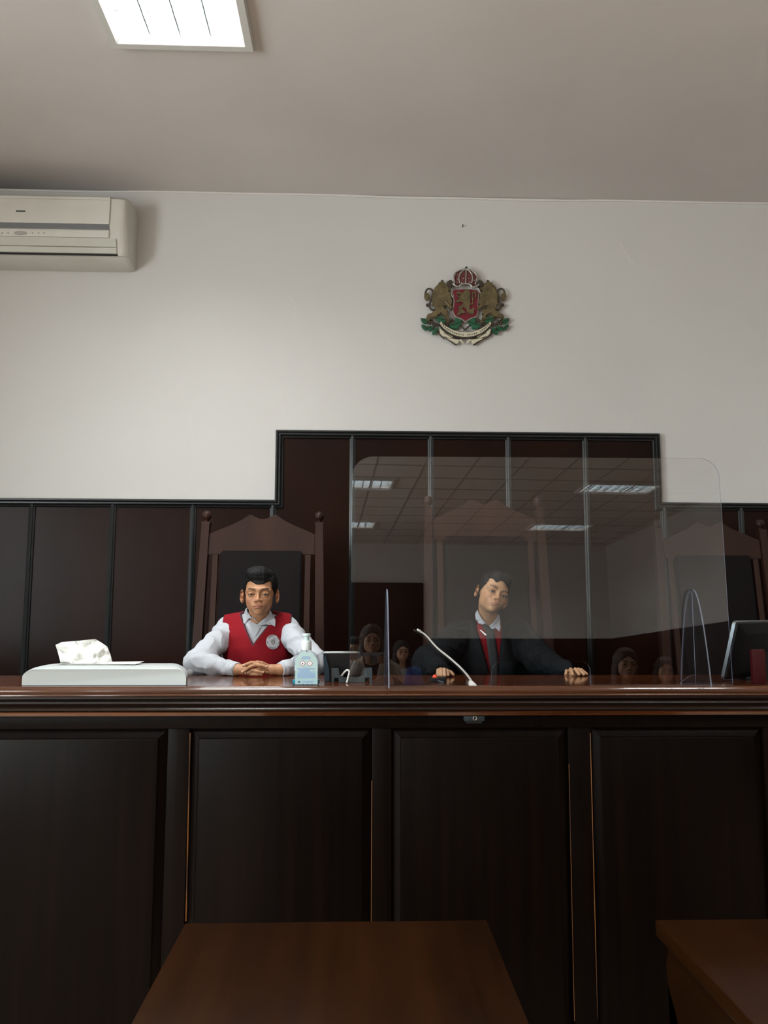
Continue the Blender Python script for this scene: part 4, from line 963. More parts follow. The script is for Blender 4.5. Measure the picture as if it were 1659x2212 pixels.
def rotm(yaw, pitch, roll):
    """head turn: yaw to image right, pitch chin up, roll top of head to image right (degrees)"""
    y, p, r = map(math.radians, (yaw, pitch, roll))
    return np.array(Matrix.Rotation(r, 3, 'Y') @ Matrix.Rotation(y, 3, 'Z') @ Matrix.Rotation(-p, 3, 'X'), f32)
class Head:
    """head in its own frame: eyes at the origin's height, x to image right, face towards -y, unit metres at scale s"""
    def __init__(s, c, R, sc, smirk=0, open_=.0035, hair='boy'):
        s.c = np.array(c, f32); s.R = R; s.s = sc; s.smirk = smirk; s.open = open_; s.hairk = hair
    def loc(s, P): return ((P - s.c) @ s.R) / s.s
    def wld(s, p): return Vector((s.c + s.R @ (np.array(p, f32) * s.s)).tolist())
    def skin(s, P):
        Q = s.loc(P).astype(f32); X = Q.copy(); X[:, 0] = np.abs(X[:, 0])
        d = s_ell(Q, (0, .014, .036), (.073, .090, .078))
        d = smin(d, s_ell(Q, (0, -.024, -.026), (.054, .059, .066)), .03)
        d = smin(d, s_ell(X, (.032, -.053, -.022), (.023, .024, .022)), .025)            # cheeks
        d = smin(d, s_ell(X, (.037, -.010, -.048), (.014, .028, .020)), .03)            # jaw angle
        d = smin(d, s_ell(Q, (0, -.066, -.081), (.019, .018, .014)), .022)              # chin
        d = smin(d, chain(X, [A(.0, -.084, .022), A(.030, -.080, .026), A(.050, -.062, .018)], [.008, .008, .006]), .016)   # brow ridge
        d = smax(d, -s_ell(X, (.0315, -.099, .002), (.020, .016, .0125)), .012)           # sockets
        d = smin(d, s_ell(X, (.0315, -.0735, .0005), (.0155, .0135, .0128)), .004)       # lids over the eyeball
        lid = s_ell(X, (.0318, -.088, -.001), (.0135, .011, s.open))
        d = smax(d, -lid, .002)
        d = smin(d, chain(X, [A(.019, -.0845, .0025), A(.032, -.0895, .0075), A(.045, -.081, .0025)], [.0016, .0022, .0016]), .003)   # upper lid fold
        d = smin(d, chain(Q, [A(0, -.083, .010), A(0, -.090, -.006), A(0, -.099, -.020)], [.0055, .0060, .0075]), .011)    # nose
        d = smin(d, s_ell(Q, (0, -.101, -.0235), (.0105, .0085, .0080)), .006)
        d = smin(d, s_ell(X, (.0125, -.091, -.0270), (.0070, .0085, .0065)), .006)
        d = smax(d, -s_ell(X, (.0062, -.099, -.0335), (.0036, .0048, .0038)), .003)
        d = smin(d, s_ell(Q, (0, -.073, -.052), (.029, .019, .021)), .018)              # mouth mound
        k = s.smirk
        up = lambda t: .0035*t*t*0 + k*.0045*(-t)
        ul = [A(t*.021, -.0895 - .0065*(1 - t*t), -.0495 + up(t) + .0012*(1 - abs(t)) - .0008*(t == 0)) for t in (-1, -.5, 0, .5, 1)]
        ll = [A(t*.017, -.0885 - .0060*(1 - t*t), -.0575 + up(t)) for t in (-1, -.5, 0, .5, 1)]
        d = smin(d, chain(Q, ul, [.0018, .0036, .0040, .0036, .0018]), .004)
        d = smin(d, chain(Q, ll, [.0020, .0042, .0050, .0042, .0020]), .004)
        ml = [A(t*.024, -.0925 - .0070*(1 - t*t), -.0532 + up(t) + .0012*t*t) for t in (-1, -.5, 0, .5, 1)]
        d = smax(d, -chain(Q, ml, [.0012, .0017, .0017, .0017, .0012]), .002)
        # ears
        ca, sa = math.cos(math.radians(33)), math.sin(math.radians(38))
        Re = np.array([[ca, -sa, 0], [sa, ca, 0], [0, 0, 1]], f32)
        ear = s_ell(X, (.0810, .010, -.008), (.0062, .0175, .0300), Re)
        ear = smin(ear, s_ell(X, (.080, .008, -.030), (.0065, .010, .012), Re), .006)
        ear = smax(ear, -s_ell(X, (.0835, .002, -.005), (.0052, .0105, .0195), Re), .004)
        ear = smin(ear, s_ell(X, (.079, .004, -.006), (.006, .006, .010)), .004)
        d = smin(d, ear, .006)
        return d * s.s
    def neck(s, P, base, r0=.046, r1=.054):
        """neck from inside the skull to the given point of the torso"""
        top = s.c + s.R @ (np.array((0, .022, -.055), f32) * s.s)
        return s_cone(P, top, base, r0*s.s, r1*s.s)
    def hair(s, P):
        Q = s.loc(P).astype(f32); X = Q.copy(); X[:, 0] = np.abs(X[:, 0])
        n1 = wob(Q, 60, 1); n2 = wob(Q*A(1, .3, 1), 190, 2)
        if s.hairk == 'boy':
            d = s_ell(Q, (0, .018, .046), (.081, .096, .084))
            d = smin(d, s_ell(Q, (-.012, -.040, .098), (.050, .045, .030), ), .03)
            d = d - .0022*n1 - .0012*n2*(Q[:, 2] > .03) - .0015*wob(Q*A(1, .4, .6), 95, 6)
            line = .050 - .010*np.sin(Q[:, 0]*70 + 1.2) - .004*n1 - .06*np.maximum(np.abs(Q[:, 0]) - .045, 0)
            face = np.where(Q[:, 1] < -.02, Q[:, 2] - line, 9).astype(f32)
            # keep only what lies above the hair line in front, above and behind the ears at the side
            side = Q[:, 2] - (-.012 + np.clip((-Q[:, 1] - .005)/.055, 0, 1)*.058)
            back = Q[:, 2] - (-.062)
            low = np.where(Q[:, 1] < -.062, np.minimum(Q[:, 2] - line, 1), np.where(Q[:, 1] < .004, side, back))
            low = np.minimum(low, np.where((np.abs(Q[:, 0]) < .056) & (Q[:, 1] < -.035), Q[:, 2] - line, 9))
            earc = s_ell(X, (.090, .010, -.008), (.020, .024, .034))
            d = smax(d, -low.astype(f32), .006); d = smax(d, -earc, .003)
        elif s.hairk == 'boy2':
            d = s_ell(Q, (0, .018, .044), (.0795, .095, .083))
            d = smin(d, s_ell(Q, (.012, -.030, .098), (.048, .045, .026)), .03)
            d = d - .0030*n1 - .0012*n2*(Q[:, 2] > .03) - .0020*wob(Q*A(1, .4, .6), 85, 6)
            line = .062 + .008*np.sin(Q[:, 0]*95 + .5) - .006*n1 - .10*np.maximum(np.abs(Q[:, 0]) - .040, 0)
            side = Q[:, 2] - (-.006 + np.clip((-Q[:, 1] - .005)/.055, 0, 1)*.064)
            back = Q[:, 2] - (-.060)
            low = np.where(Q[:, 1] < -.058, Q[:, 2] - line, np.where(Q[:, 1] < .004, side, back))
            low = np.minimum(low, np.where((np.abs(Q[:, 0]) < .058) & (Q[:, 1] < -.030), Q[:, 2] - line, 9))
            earc = s_ell(X, (.090, .010, -.008), (.020, .024, .034))
            d = smax(d, -low.astype(f32), .006); d = smax(d, -earc, .003)
        else:   # long hair to the shoulders
            d = s_ell(Q, (0, .016, .042), (.083, .096, .084))
            d = smin(d, s_ell(X, (.060, .030, -.085), (.034, .050, .110)), .04)
            d = smin(d, s_ell(Q, (0, .060, -.090), (.075, .040, .12)), .04)
            d = d - .004*n1 - .002*n2
            d = smax(d, -s_ell(Q, (0, -.095, -.030), (.066, .082, .088)), .008)
        return d * s.s
    def tint(s, V, base, lip, brow, lash=(.012, .008, .006)):
        Q = s.loc(V.astype(f32)); X = Q.copy(); X[:, 0] = np.abs(X[:, 0]); C_ = np.tile(np.array(base, f32), (len(V), 1))
        def mix(w, c):
            nonlocal C_; w = np.clip(w, 0, 1)[:, None]; C_ = C_*(1 - w) + np.array(c, f32)*w
        base = np.array(base)
        mix(.35*np.exp(-((X[:, 0] - .040)**2 + (Q[:, 2] + .030)**2)/(2*.018**2)) * (Q[:, 1] < -.03), base*np.array((1.0, .72, .66)))      # ruddy cheeks
        mix(.4*np.exp(-(Q[:, 0]**2 + (Q[:, 2] + .028)**2)/(2*.011**2)) * (Q[:, 1] < -.08), base*np.array((1.0, .80, .74)))
        k = s.smirk; lz = -.0532 - k*.0045*Q[:, 0]/.021*1.0
        t = np.abs(Q[:, 0])/.0225
        lipm = (np.abs(Q[:, 2] - (lz - .0012)) < .0068*np.sqrt(np.clip(1 - t*t, 0, 1))) & (Q[:, 1] < -.078)
        mix(lipm*.6, lip)
        mix((np.abs(Q[:, 2] - lz) < .0014) * (t < 1.1) * (Q[:, 1] < -.078)*.7, np.array(lip)*.35)
        bz = .0205 + .006*np.sin(np.clip((X[:, 0] - .012)/.040, 0, 1)*2.4)
        bd = np.abs(Q[:, 2] - bz) / (.0042 - .0018*np.clip((X[:, 0] - .03)/.02, 0, 1))
        mix(np.clip(1.6 - bd, 0, 1)*((X[:, 0] > .012) & (X[:, 0] < .050) & (Q[:, 1] < -.05))*.85, brow)
        ez = .0005 + s.open*1.02*np.sqrt(np.clip(1 - ((X[:, 0] - .0318)/.0145)**2, 0, 1))
        mix((np.abs(Q[:, 2] - ez) < .0017)*(np.abs(X[:, 0] - .0318) < .0150)*(Q[:, 1] < -.068)*.95, lash)
        mix((np.abs(X[:, 0] - .0318) < .013)*(Q[:, 2] < ez - .001)*(Q[:, 2] > -.001 - s.open - .0008)*(Q[:, 1] < -.070)*.5, np.array(lash)*4)
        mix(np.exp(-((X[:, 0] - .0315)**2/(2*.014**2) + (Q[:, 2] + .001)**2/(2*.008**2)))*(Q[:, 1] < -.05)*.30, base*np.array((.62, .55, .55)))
        inner = s_ell(X, (.0840, .003, -.004), (.0055, .0115, .020)) < .002
        mix(inner*.35, base*np.array((.8, .5, .45)))
        return C_
    def eyes(s, parent, gaze=(0, 0)):
        for sg in (-1, 1):
            bm = bmesh.new(); bmesh.ops.create_uvsphere(bm, u_segments=20, v_segments=14, radius=.0118*s.s)
            for v in bm.verts: v.co = v.co + s.wld((sg*.0315, -.0735, .0))
            e = bmobj('eye', bm, M['sclera'], parent, smooth=True)
            c = s.wld((sg*.0315, -.0735, 0)); out = (s.wld((sg*.0315 + gaze[0], -.0735 - .0118, gaze[1])) - c).normalized()
            bm = bmesh.new(); Z = Vector((0, 0, 1)).rotation_difference(out).to_matrix()
            add_lathe(bm, [(.0056*s.s, .0103*s.s), (.0052*s.s, .0112*s.s), (.0035*s.s, .0120*s.s), (.0012*s.s, .0123*s.s)], c, 16, Z)
            bmobj('iris', bm, M['iris'], e, smooth=True)

def finger(P, pts, r0=.0073, r1=.0058):
    n = len(pts); return chain(P, [np.array(p, f32) for p in pts], [r0 + (r1 - r0)*i/(n - 1) for i in range(n)], .002)
def v3(p): return np.array((p[0], p[1], p[2]), f32)

def hit(f, px, py, y0, y1, n=260):
    ys_ = np.linspace(y0, y1, n).astype(f32); P = np.array([U(px, py, float(y))[:] for y in ys_], f32); d = f(P); k = np.argmax(d < 0)
    return float(ys_[k]) if (d < 0).any() else None
def cloth_poly(name, pts, f, off, th, m, parent, y0, y1, sub=2, miss=None):
    """a thin piece of cloth lying on the surface f, outlined through the picture plane but built at its own depth"""
    bm = bmesh.new(); vs = [bm.verts.new((x, y, 0)) for x, y in pts]; bm.faces.new(vs)
    bmesh.ops.triangulate(bm, faces=bm.faces[:]); bmesh.ops.subdivide_edges(bm, edges=bm.edges[:], cuts=sub, use_grid_fill=True)
    hs = {}
    for v in bm.verts:
        h = hit(f, v.co.x, v.co.y, y0, y1); hs[v] = (h if h is not None else (miss if miss else y1)) - off
    for _ in range(5):      # drape: even out the depth along the cloth
        hs = {v: min(hs[v] + .001, .4*hs[v] + .6*sum(hs[e.other_vert(v)] for e in v.link_edges)/len(v.link_edges)) for v in bm.verts}
    for v in bm.verts: v.co = U(v.co.x, v.co.y, hs[v])
    bmesh.ops.solidify(bm, geom=bm.faces[:], thickness=-th)
    return bmobj(name, bm, m, parent, smooth=True)
def folds(P, a, b, amp, fr, seed):
    """soft creases running round a sleeve between a and b"""
    ab = b - a; L = np.linalg.norm(ab); t = ((P - a) @ (ab/L)); n = wob(P, 28, seed)
    r = (1 - np.abs(wob(P*np.array((1, 1, 1.3), f32), 34, seed + 5)))**4
    return amp*np.sin(t*fr + 2.2*n + seed)*(.5 + .5*wob(P, 17, seed + 2)) + .9*amp*(r - .35)

# ---- the boy in the red vest
def boy_one():
    root = empty('person', U(555, 1480, 3.45) * 1, 'boy in a red knitted vest and white shirt, seated with clasped hands on the desk', 'person')
    root.location.z = POD
    H = Head(U(561, 1283.5, 3.37), rotm(2, -2, 0), .895, -.15, .0019, 'boy')
    q = lambda x, y, Y: v3(U(x, y, Y))
    Yt = 3.46
    nb = q(557, 1352, Yt); shL, shR = q(494, 1360, Yt + .03), q(617, 1358, Yt + .02)
    elL, elR = q(430, 1431, 3.24), q(678, 1430, 3.25); wrL, wrR = q(510, 1446.5, 3.135), q(607, 1446.5, 3.135)
    ch, be, pe = q(553, 1400, Yt), q(553, 1445, Yt), A(U(553, 1445, Yt).x, Yt + .02, 1.05)
    paL, paR = q(531, 1447, 3.125), q(585, 1447, 3.125)
    kn = [A(pe[0] + s*.12, 3.12, 1.0) for s in (-1, 1)]; an = [A(pe[0] + s*.12, 3.2, .56) for s in (-1, 1)]
    fy = 3.095
    fing = [[q(572, 1441, fy + .015), q(557, 1431.5, fy - .002), q(542, 1431.5, fy - .008), q(526.5, 1437.5, fy - .010)],
            [q(576, 1446, fy + .012), q(556, 1436.5, fy - .004), q(541, 1440, fy - .011), q(524, 1451.5, fy - .012)],
            [q(576, 1453, fy + .012), q(560, 1446, fy + .0), q(548, 1447, fy - .003), q(536, 1453, fy - .004)],
            [q(535, 1439, fy + .010), q(548, 1435, fy - .006), q(562, 1437, fy - .012), q(576, 1440.5, fy - .010)],
            [q(533, 1447, fy + .010), q(545, 1447.5, fy - .004), q(556, 1450, fy - .010), q(568, 1452.5, fy - .010)],
            [q(532, 1454, fy + .010), q(544, 1456, fy - .002), q(556, 1456.5, fy - .006), q(565, 1456.5, fy - .004)],
            [q(578, 1438, fy + .03), q(566, 1432, fy + .02), q(555, 1430, fy + .018)],      # thumbs lie behind, along the top
            [q(536, 1438, fy + .035), q(547, 1432, fy + .03), q(558, 1431.5, fy + .034)]]
    def torso(P, g=0.0):
        d = s_ell(P, ch, (.131 + g, .084 + g, .135 + g)); d = smin(d, s_ell(P, be, (.118 + g, .084 + g, .13 + g)), .05)
        d = smin(d, s_ell(P, pe, (.135 + g, .10 + g, .09 + g)), .05)
        d = smin(d, s_cone(P, shL, shR, .044 + g, .044 + g), .05)
        return d
    def body(P):
        d = torso(P); d = smin(d, H.neck(P, nb), .02)
        for sh, el, wr, pa, s in ((shL, elL, wrL, paL, 1), (shR, elR, wrR, paR, -1)):
            d = smin(d, chain(P, [sh, el, wr], [.038, .031, .0215], .01), .02)
            d = smin(d, s_cone(P, wr, pa, .0215, .0185), .01); d = smin(d, s_ell(P, pa, (.027, .017, .0195)), .008)
        for s in (0, 1): d = smin(d, chain(P, [pe + A((-.06, .06)[s], 0, -.01), kn[s], an[s]], [.07, .05, .035]), .02)
        d = smin(d, H.skin(P), .012)
        for k, fg in enumerate(fing): d = smin(d, finger(P, fg, .0074, .0060), .0016)
        return d
    SK, LIP, BR = (.42, .215, .115), (.36, .13, .10), (.045, .026, .018)
    def col(V):
        C_ = H.tint(V, SK, LIP, BR)
        hands = V[:, 2] < 1.32
        C_[hands] = np.array(SK)
        for fg in fing[:6]:     # finger nails
            tip = fg[-1]; dirn = (fg[-1] - fg[-2])/np.linalg.norm(fg[-1] - fg[-2]); c = tip + dirn*.001 + A(0, -.0045, .0025)
            w = np.clip(1.6 - np.linalg.norm(V - c, axis=1)/.0045, 0, 1)[:, None]; C_ = C_*(1 - .7*w) + np.array((.62, .40, .30))*.7*w
        return C_
    cx = H.c
    xs_ = axis(elL[0] - .06, elR[0] + .06, .006, [(cx[0] - .10, cx[0] + .10, .0021)])
    ys_ = axis(2.98, 3.64, .006, [(3.07, 3.155, .0023), (3.25, 3.50, .0024)])
    zs__ = axis(.50, 1.66, .011, [(1.225, 1.30, .0022), (1.40, 1.66, .0021), (1.3, 1.4, .005)])
    bo = smesh('body', body, xs_, ys_, zs__, M['skin'], root, col, .024)
    bo['label'] = 'tanned face, neck and clasped hands'
    H.eyes(root, (-.0003, .0004))
    smesh('hair', H.hair, axis(cx[0] - .11, cx[0] + .11, .0026), axis(cx[1] - .12, cx[1] + .14, .0026), axis(cx[2] - .09, cx[2] + .15, .0026), M['hair'], root, None, .012)
    def sleeves(P):
        d = None
        for sh, el, wr, s in ((shL, elL, wrL, 3), (shR, elR, wrR, 8)):
            f = folds(P, sh, el, .0055, 80, s); f2 = folds(P, el, wr, .0052, 105, s + 2)
            up = s_cone(P, sh, el + A(0, 0, .006), .050, .049) - f
            lo = s_cone(P, el, wr, .047, .0275) - f2
            lo = smin(lo, s_ell(P, el + A((-.01 if s == 3 else .01), 0, -.002), (.052, .045, .042)) - f2*.6, .02)
            ax = (wr - el)/np.linalg.norm(wr - el)
            lo = smax(lo, (P - (wr + ax*.004)) @ ax, .003)
            e = smin(up, lo, .015); d = e if d is None else np.minimum(d, e)
        return d
    def shirt(P):
        d = smin(torso(P, .010), sleeves(P), .02)
        d = smax(d, -(P[:, 2] - (DZ + .003))*(-1) if False else -1e3*np.ones(len(P), f32), 0) if False else d
        return np.maximum(d, .98 - P[:, 2])
    def lift(P, d): return np.where(P[:, 1] < DY1 + .004, np.maximum(d, (DZ + .0015) - P[:, 2]), d)
    shirtf = lambda P: lift(P, shirt(P))
    smesh('shirt', shirtf, axis(elL[0] - .08, elR[0] + .08, .0042), axis(3.05, 3.60, .0045), axis(.97, 1.49, .0042), M['shirt'], root, None, .022)
    for wr, el in ((wrL, elL), (wrR, elR)):       # turned cuffs
        ax = (wr - el)/np.linalg.norm(wr - el); e0 = wr - ax*.048; e1 = wr + ax*.006
        f = lambda P: lift(P, smax(smax(s_cone(P, e0, e1, .0315, .0285), (P - e1) @ ax, .002), -(P - e0) @ ax, .002))
        lo, hi = np.minimum(e0, e1) - .045, np.maximum(e0, e1) + .045
        smesh('cuff', f, axis(lo[0], hi[0], .0028), axis(lo[1], hi[1], .0028), axis(lo[2], hi[2], .0028), M['shirt'], root, None, .014)
    xl_, xr_ = U(479, 1380, Yt - .05).x, U(629, 1380, Yt - .05).x
    V0 = U(548, 1381, Yt - .10)
    def vcut(P):
        w = .012 + (P[:, 2] - V0.z)*.62; dx = np.abs(P[:, 0] - V0.x - (P[:, 2] - V0.z)*.10)
        c = np.where(P[:, 1] < Yt + .005, (dx - w)*.85, 9.0)
        nr = np.hypot(P[:, 0] - nb[0], P[:, 1] - nb[1] - .005) - .060
        return np.minimum(c, nr).astype(f32)
    def vest(P):
        d = torso(P, .0205) - .0045*wob(P*A(1, 1, .45), 26, 5) - .0025*wob(P, 45, 3)
        d = smax(d, xl_ - P[:, 0] + (1.36 - P[:, 2])*.05, .006); d = smax(d, P[:, 0] - xr_ - (1.36 - P[:, 2])*.03, .006)
        d = smax(d, -vcut(P), .004)
        return np.maximum(d, .99 - P[:, 2])
    def vcol(V):
        C_ = np.tile(np.array((.215, .008, .014), f32), (len(V), 1)); P = V.astype(f32)
        e = np.minimum(np.minimum(np.abs(vcut(P)) - .001, np.abs(xl_ - P[:, 0] + (1.36 - P[:, 2])*.05)), np.abs(P[:, 0] - xr_ - (1.36 - P[:, 2])*.03))
        C_[e < .0042] = (.09, .035, .045); return C_
    M['vest_t'] = tinted('red_knit', .9, 0, .15, ((600, 600, 300), .25, .0006, 2))
    smesh('vest', vest, axis(xl_ - .03, xr_ + .03, .0038), axis(3.32, 3.60, .0042), axis(.98, 1.50, .0036), M['vest_t'], root, vcol, .02)
    allf = lambda P: np.minimum(np.minimum(vest(P), shirt(P)), body(P))
    cl = lambda P: np.minimum(vest(P), shirt(P))
    # collar: a standing band and two wings
    top = H.c + H.R @ (np.array((0, .022, -.055), f32)*H.s); axn = (nb - top)/np.linalg.norm(nb - top)
    def band(P):
        t = (P - top) @ axn; r = np.linalg.norm(P - top - t[:, None]*axn, axis=1)
        d = np.abs(r - (.0475 + t*.12)) - .0022
        zt = nb[2] + .034 + (P[:, 1] - Yt)*.35; zb = nb[2] - .010 + (P[:, 1] - Yt)*.1
        d = np.maximum(np.maximum(d, P[:, 2] - zt), zb - P[:, 2])
        opn = (P[:, 1] - (Yt - .02)) + np.maximum(.030 - np.abs(P[:, 0] - nb[0]), -.02)*0
        return np.maximum(d, (.030 - np.abs(P[:, 0] - nb[0]))*(P[:, 1] < Yt) - 1*(P[:, 1] >= Yt)).astype(f32)
    smesh('collar_band', band, axis(nb[0] - .08, nb[0] + .08, .0026), axis(Yt - .09, Yt + .09, .0026), axis(nb[2] - .03, nb[2] + .08, .0026), M['shirt'], root, None, .014)
    wl = [(535, 1311), (530, 1316), (527, 1325), (525, 1336), (526, 1345), (530.5, 1349), (533, 1341), (540, 1335.5), (547, 1335), (552, 1340), (557.5, 1347.5), (550, 1337), (543, 1333), (536, 1325), (533, 1317)]
    wr_ = [(583, 1318), (586, 1323), (592, 1333), (595.5, 1340), (594.5, 1354), (588, 1350.5), (580.5, 1344.5), (579, 1349.5), (569, 1352), (557, 1352.5), (558, 1347.5), (566, 1341), (575, 1335), (581, 1327)]
    colf = lambda P: np.minimum(np.minimum(vest(P), shirt(P)), H.neck(P, nb) - .006)
    cloth_poly('collar_wing', wl, colf, .006, .002, M['shirt'], root, 3.25, 3.50, miss=Yt - .03)
    cloth_poly('collar_wing', wr_, colf, .006, .002, M['shirt'], root, 3.25, 3.50, miss=Yt - .03)
    cloth_poly('shirt_placket', [(531, 1349), (537, 1340), (545, 1337), (552, 1341), (557, 1348), (566, 1352), (562, 1358), (548, 1380), (546, 1380)], cl, .003, .0015, M['shirt'], root, 3.30, 3.50)
    # round badge on the chest
    bc = U(589, 1387, hit(vest, 589, 1387, 3.3, 3.5)); e = U(594, 1387, hit(vest, 594, 1387, 3.3, 3.5)) - bc; e2 = U(589, 1382, hit(vest, 589, 1382, 3.3, 3.5)) - bc
    N = e.normalized().cross(e2.normalized()).normalized(); N = N if N.y < 0 else -N
    Zr = Vector((0, 0, 1)).rotation_difference(N).to_matrix(); r = .0305
    M['badge'] = mat('badge_grey_white', '#b9b9bd', .6); M['badge_dk'] = mat('badge_dark_thread', '#45404a', .6); M['badge_w'] = mat('badge_white_thread', '#e0e0e2', .6)
    bm = bmesh.new(); add_lathe(bm, [(r*.9, -.006), (r, .001), (r*.97, .003), (r*.74, .0032), (r*.72, .0045), (.001, .005)], bc + N*.001, 36, Zr)
    bd = bmobj('badge', bm, M['badge'], root, auto=40); bd['label'] = 'round grey and white embroidered badge'
    rn = random.Random(9)
    for k in range(26):
        a = 2*math.pi*k/26; w = rn.uniform(.0012, .0024)
        if k in (0, 13): continue
        bm = bmesh.new(); c = bc + Zr @ Vector((r*.85*math.cos(a), r*.85*math.sin(a), .0046)); add_box(bm, c, (w, .0045, .0012), Zr @ Matrix.Rotation(a + math.pi/2*(k % 3 == 0), 3, 'Z'))
        bmobj('badge_stitch', bm, M['badge_dk'] if rn.random() < .6 else M['badge_w'], bd)
    for x, y, a, L in ((-.006, .004, .4, .008), (.003, .006, 1.2, .007), (.007, -.001, 2.2, .007), (-.003, -.007, .9, .006), (.004, -.009, 2.6, .006), (-.009, -.003, 1.9, .005), (0, 0, .1, .006), (-.002, .012, .2, .006)):
        bm = bmesh.new(); add_box(bm, bc + Zr @ Vector((x, y, .0066)), (L, .0022, .0012), Zr @ Matrix.Rotation(a, 3, 'Z')); bmobj('badge_stitch', bm, M['badge_dk'], bd)
    # trousers and shoes
    def tr(P):
        d = s_ell(P, pe, (.150, .115, .088))
        for s in (0, 1): d = smin(d, chain(P, [pe + A((-.06, .06)[s], 0, -.005), kn[s], an[s]], [.082, .062, .052]), .02)
        return np.maximum(np.maximum(d, P[:, 2] - 1.12), .545 - P[:, 2])
    smesh('trousers', tr, axis(pe[0] - .24, pe[0] + .24, .010), axis(3.02, 3.64, .010), axis(.53, 1.14, .010), M['trousers'], root, None, .04)
    for s in (0, 1):
        fs = lambda P: np.maximum(smin(s_ell(P, an[s] + A(0, -.07, -.045), (.042, .10, .032)), s_ell(P, an[s] + A(0, 0, -.02), (.040, .045, .05)), .02), POD + .002 - P[:, 2])
        smesh('shoe', fs, axis(an[s][0] - .06, an[s][0] + .06, .008), axis(3.0, 3.28, .008), axis(POD - .01, .62, .008), M['black_pl'], root, None, .03)
    return root
boy_one()

# ---- the boy in the black robe
def boy_two():
    root = empty('person', U(1058, 1480, 3.55), 'boy in a black robe over a red vest, head tilted, seen through the acrylic screen', 'person'); root.location.z = POD
    H = Head(U(1063.5, 1285, 3.50), rotm(9, 7, 23), .862, -.6, .0044, 'boy2')
    q = lambda x, y, Y: v3(U(x, y, Y)); Yt = 3.60
    nb = q(1056, 1354, Yt); shL, shR = q(992, 1376, Yt), q(1118, 1372, Yt)
    elL, elR = q(924, 1434, 3.36), q(1168, 1428, 3.42); wrL, wrR = q(950, 1452, 3.17), q(1222, 1450, 3.20)
    ch, be, pe = q(1056, 1412, Yt), q(1056, 1455, Yt), A(U(1056, 1455, Yt).x, Yt + .02, 1.05)
    paL, paR = q(956, 1453.5, 3.115), q(1234, 1454, 3.165)
    kn = [A(pe[0] + s*.12, 3.22, 1.0) for s in (-1, 1)]; an = [A(pe[0] + s*.12, 3.3, .56) for s in (-1, 1)]
    zt = DZ + .0075
    def dk(px, py, Y, z): p = U(px, py, Y); return A(p.x, Y, z)
    fing = [[q(1230, 1455, 3.155), dk(1233, 1455, 3.135, 1.254), dk(1235, 1458, 3.115, 1.246), dk(1237, 1461, 3.100, zt)],
            [q(1236, 1455, 3.155), dk(1243, 1455, 3.135, 1.254), dk(1247, 1458, 3.115, 1.246), dk(1251, 1461, 3.100, zt)],
            [q(1241, 1455, 3.16), dk(1250, 1456, 3.138, 1.253), dk(1256, 1458, 3.118, 1.245), dk(1261, 1461, 3.103, zt)],
            [q(1245, 1456, 3.17), dk(1256, 1457, 3.15, 1.250), dk(1262, 1460, 3.132, 1.243), dk(1267, 1461, 3.12, zt)],
            [q(1228, 1457, 3.175), dk(1224, 1458, 3.15, 1.246), dk(1223, 1461, 3.13, zt)],
            [dk(949, 1452, 3.10, 1.255), dk(946, 1455, 3.075, 1.255), dk(947, 1460, 3.055, zt)],
            [dk(954, 1452, 3.095, 1.257), dk(953, 1455, 3.07, 1.257), dk(954, 1460, 3.05, zt)],
            [dk(960, 1452, 3.095, 1.257), dk(960, 1455, 3.07, 1.256), dk(961, 1460, 3.05, zt)],
            [dk(965, 1452, 3.10, 1.253), dk(967, 1455, 3.08, 1.252), dk(968, 1460, 3.06, zt)],
            [dk(965, 1454, 3.12, 1.25), dk(974, 1457, 3.10, 1.246), dk(979, 1460, 3.085, zt)]]
    def torso(P, g=0.0):
        d = s_ell(P, ch, (.128 + g, .085 + g, .14 + g)); d = smin(d, s_ell(P, be, (.120 + g, .088 + g, .13 + g)), .05)
        d = smin(d, s_ell(P, pe, (.14 + g, .10 + g, .09 + g)), .05); return smin(d, s_cone(P, shL, shR, .045 + g, .045 + g), .05)
    def body(P):
        d = torso(P); d = smin(d, H.neck(P, nb, .044, .052), .02)
        for sh, el, wr, pa in ((shL, elL, wrL, paL), (shR, elR, wrR, paR)):
            d = smin(d, chain(P, [sh, el, wr], [.038, .031, .0215], .01), .02); d = smin(d, s_cone(P, wr, pa, .0215, .017), .01)
            d = smin(d, s_ell(P, pa + A(0, 0, -.004), (.027, .032, .013)), .008)
        for s in (0, 1): d = smin(d, chain(P, [pe + A((-.06, .06)[s], 0, -.01), kn[s], an[s]], [.07, .05, .035]), .02)
        d = smin(d, H.skin(P), .012)
        for fg in fing: d = smin(d, finger(P, fg, .0072, .0062), .0016)
        return d
    SK, LIP, BR = (.44, .25, .14), (.36, .15, .12), (.05, .03, .02)
    def col(V):
        C_ = H.tint(V, SK, LIP, BR); C_[V[:, 2] < 1.32] = np.array(SK); return C_
    cx = H.c
    bo = smesh('body', body, axis(elL[0] - .06, wrR[0] + .10, .006, [(cx[0] - .11, cx[0] + .11, .0022), (fing[0][0][0] - .02, fing[0][0][0] + .08, .0025), (fing[5][0][0] - .015, fing[5][0][0] + .06, .0025)]),
          axis(3.0, 3.76, .006, [(3.04, 3.19, .0026), (3.38, 3.64, .0025)]), axis(.50, 1.67, .011, [(1.225, 1.285, .0024), (1.40, 1.67, .0022), (1.28, 1.4, .005)]), M['skin'], root, col, .024)
    bo['label'] = 'tanned face tilted to one side, and hands'
    H.eyes(root, (-.0018, -.0010))
    smesh('hair', H.hair, axis(cx[0] - .13, cx[0] + .14, .0027), axis(cx[1] - .13, cx[1] + .14, .0027), axis(cx[2] - .11, cx[2] + .15, .0027), M['hair'], root, None, .012)
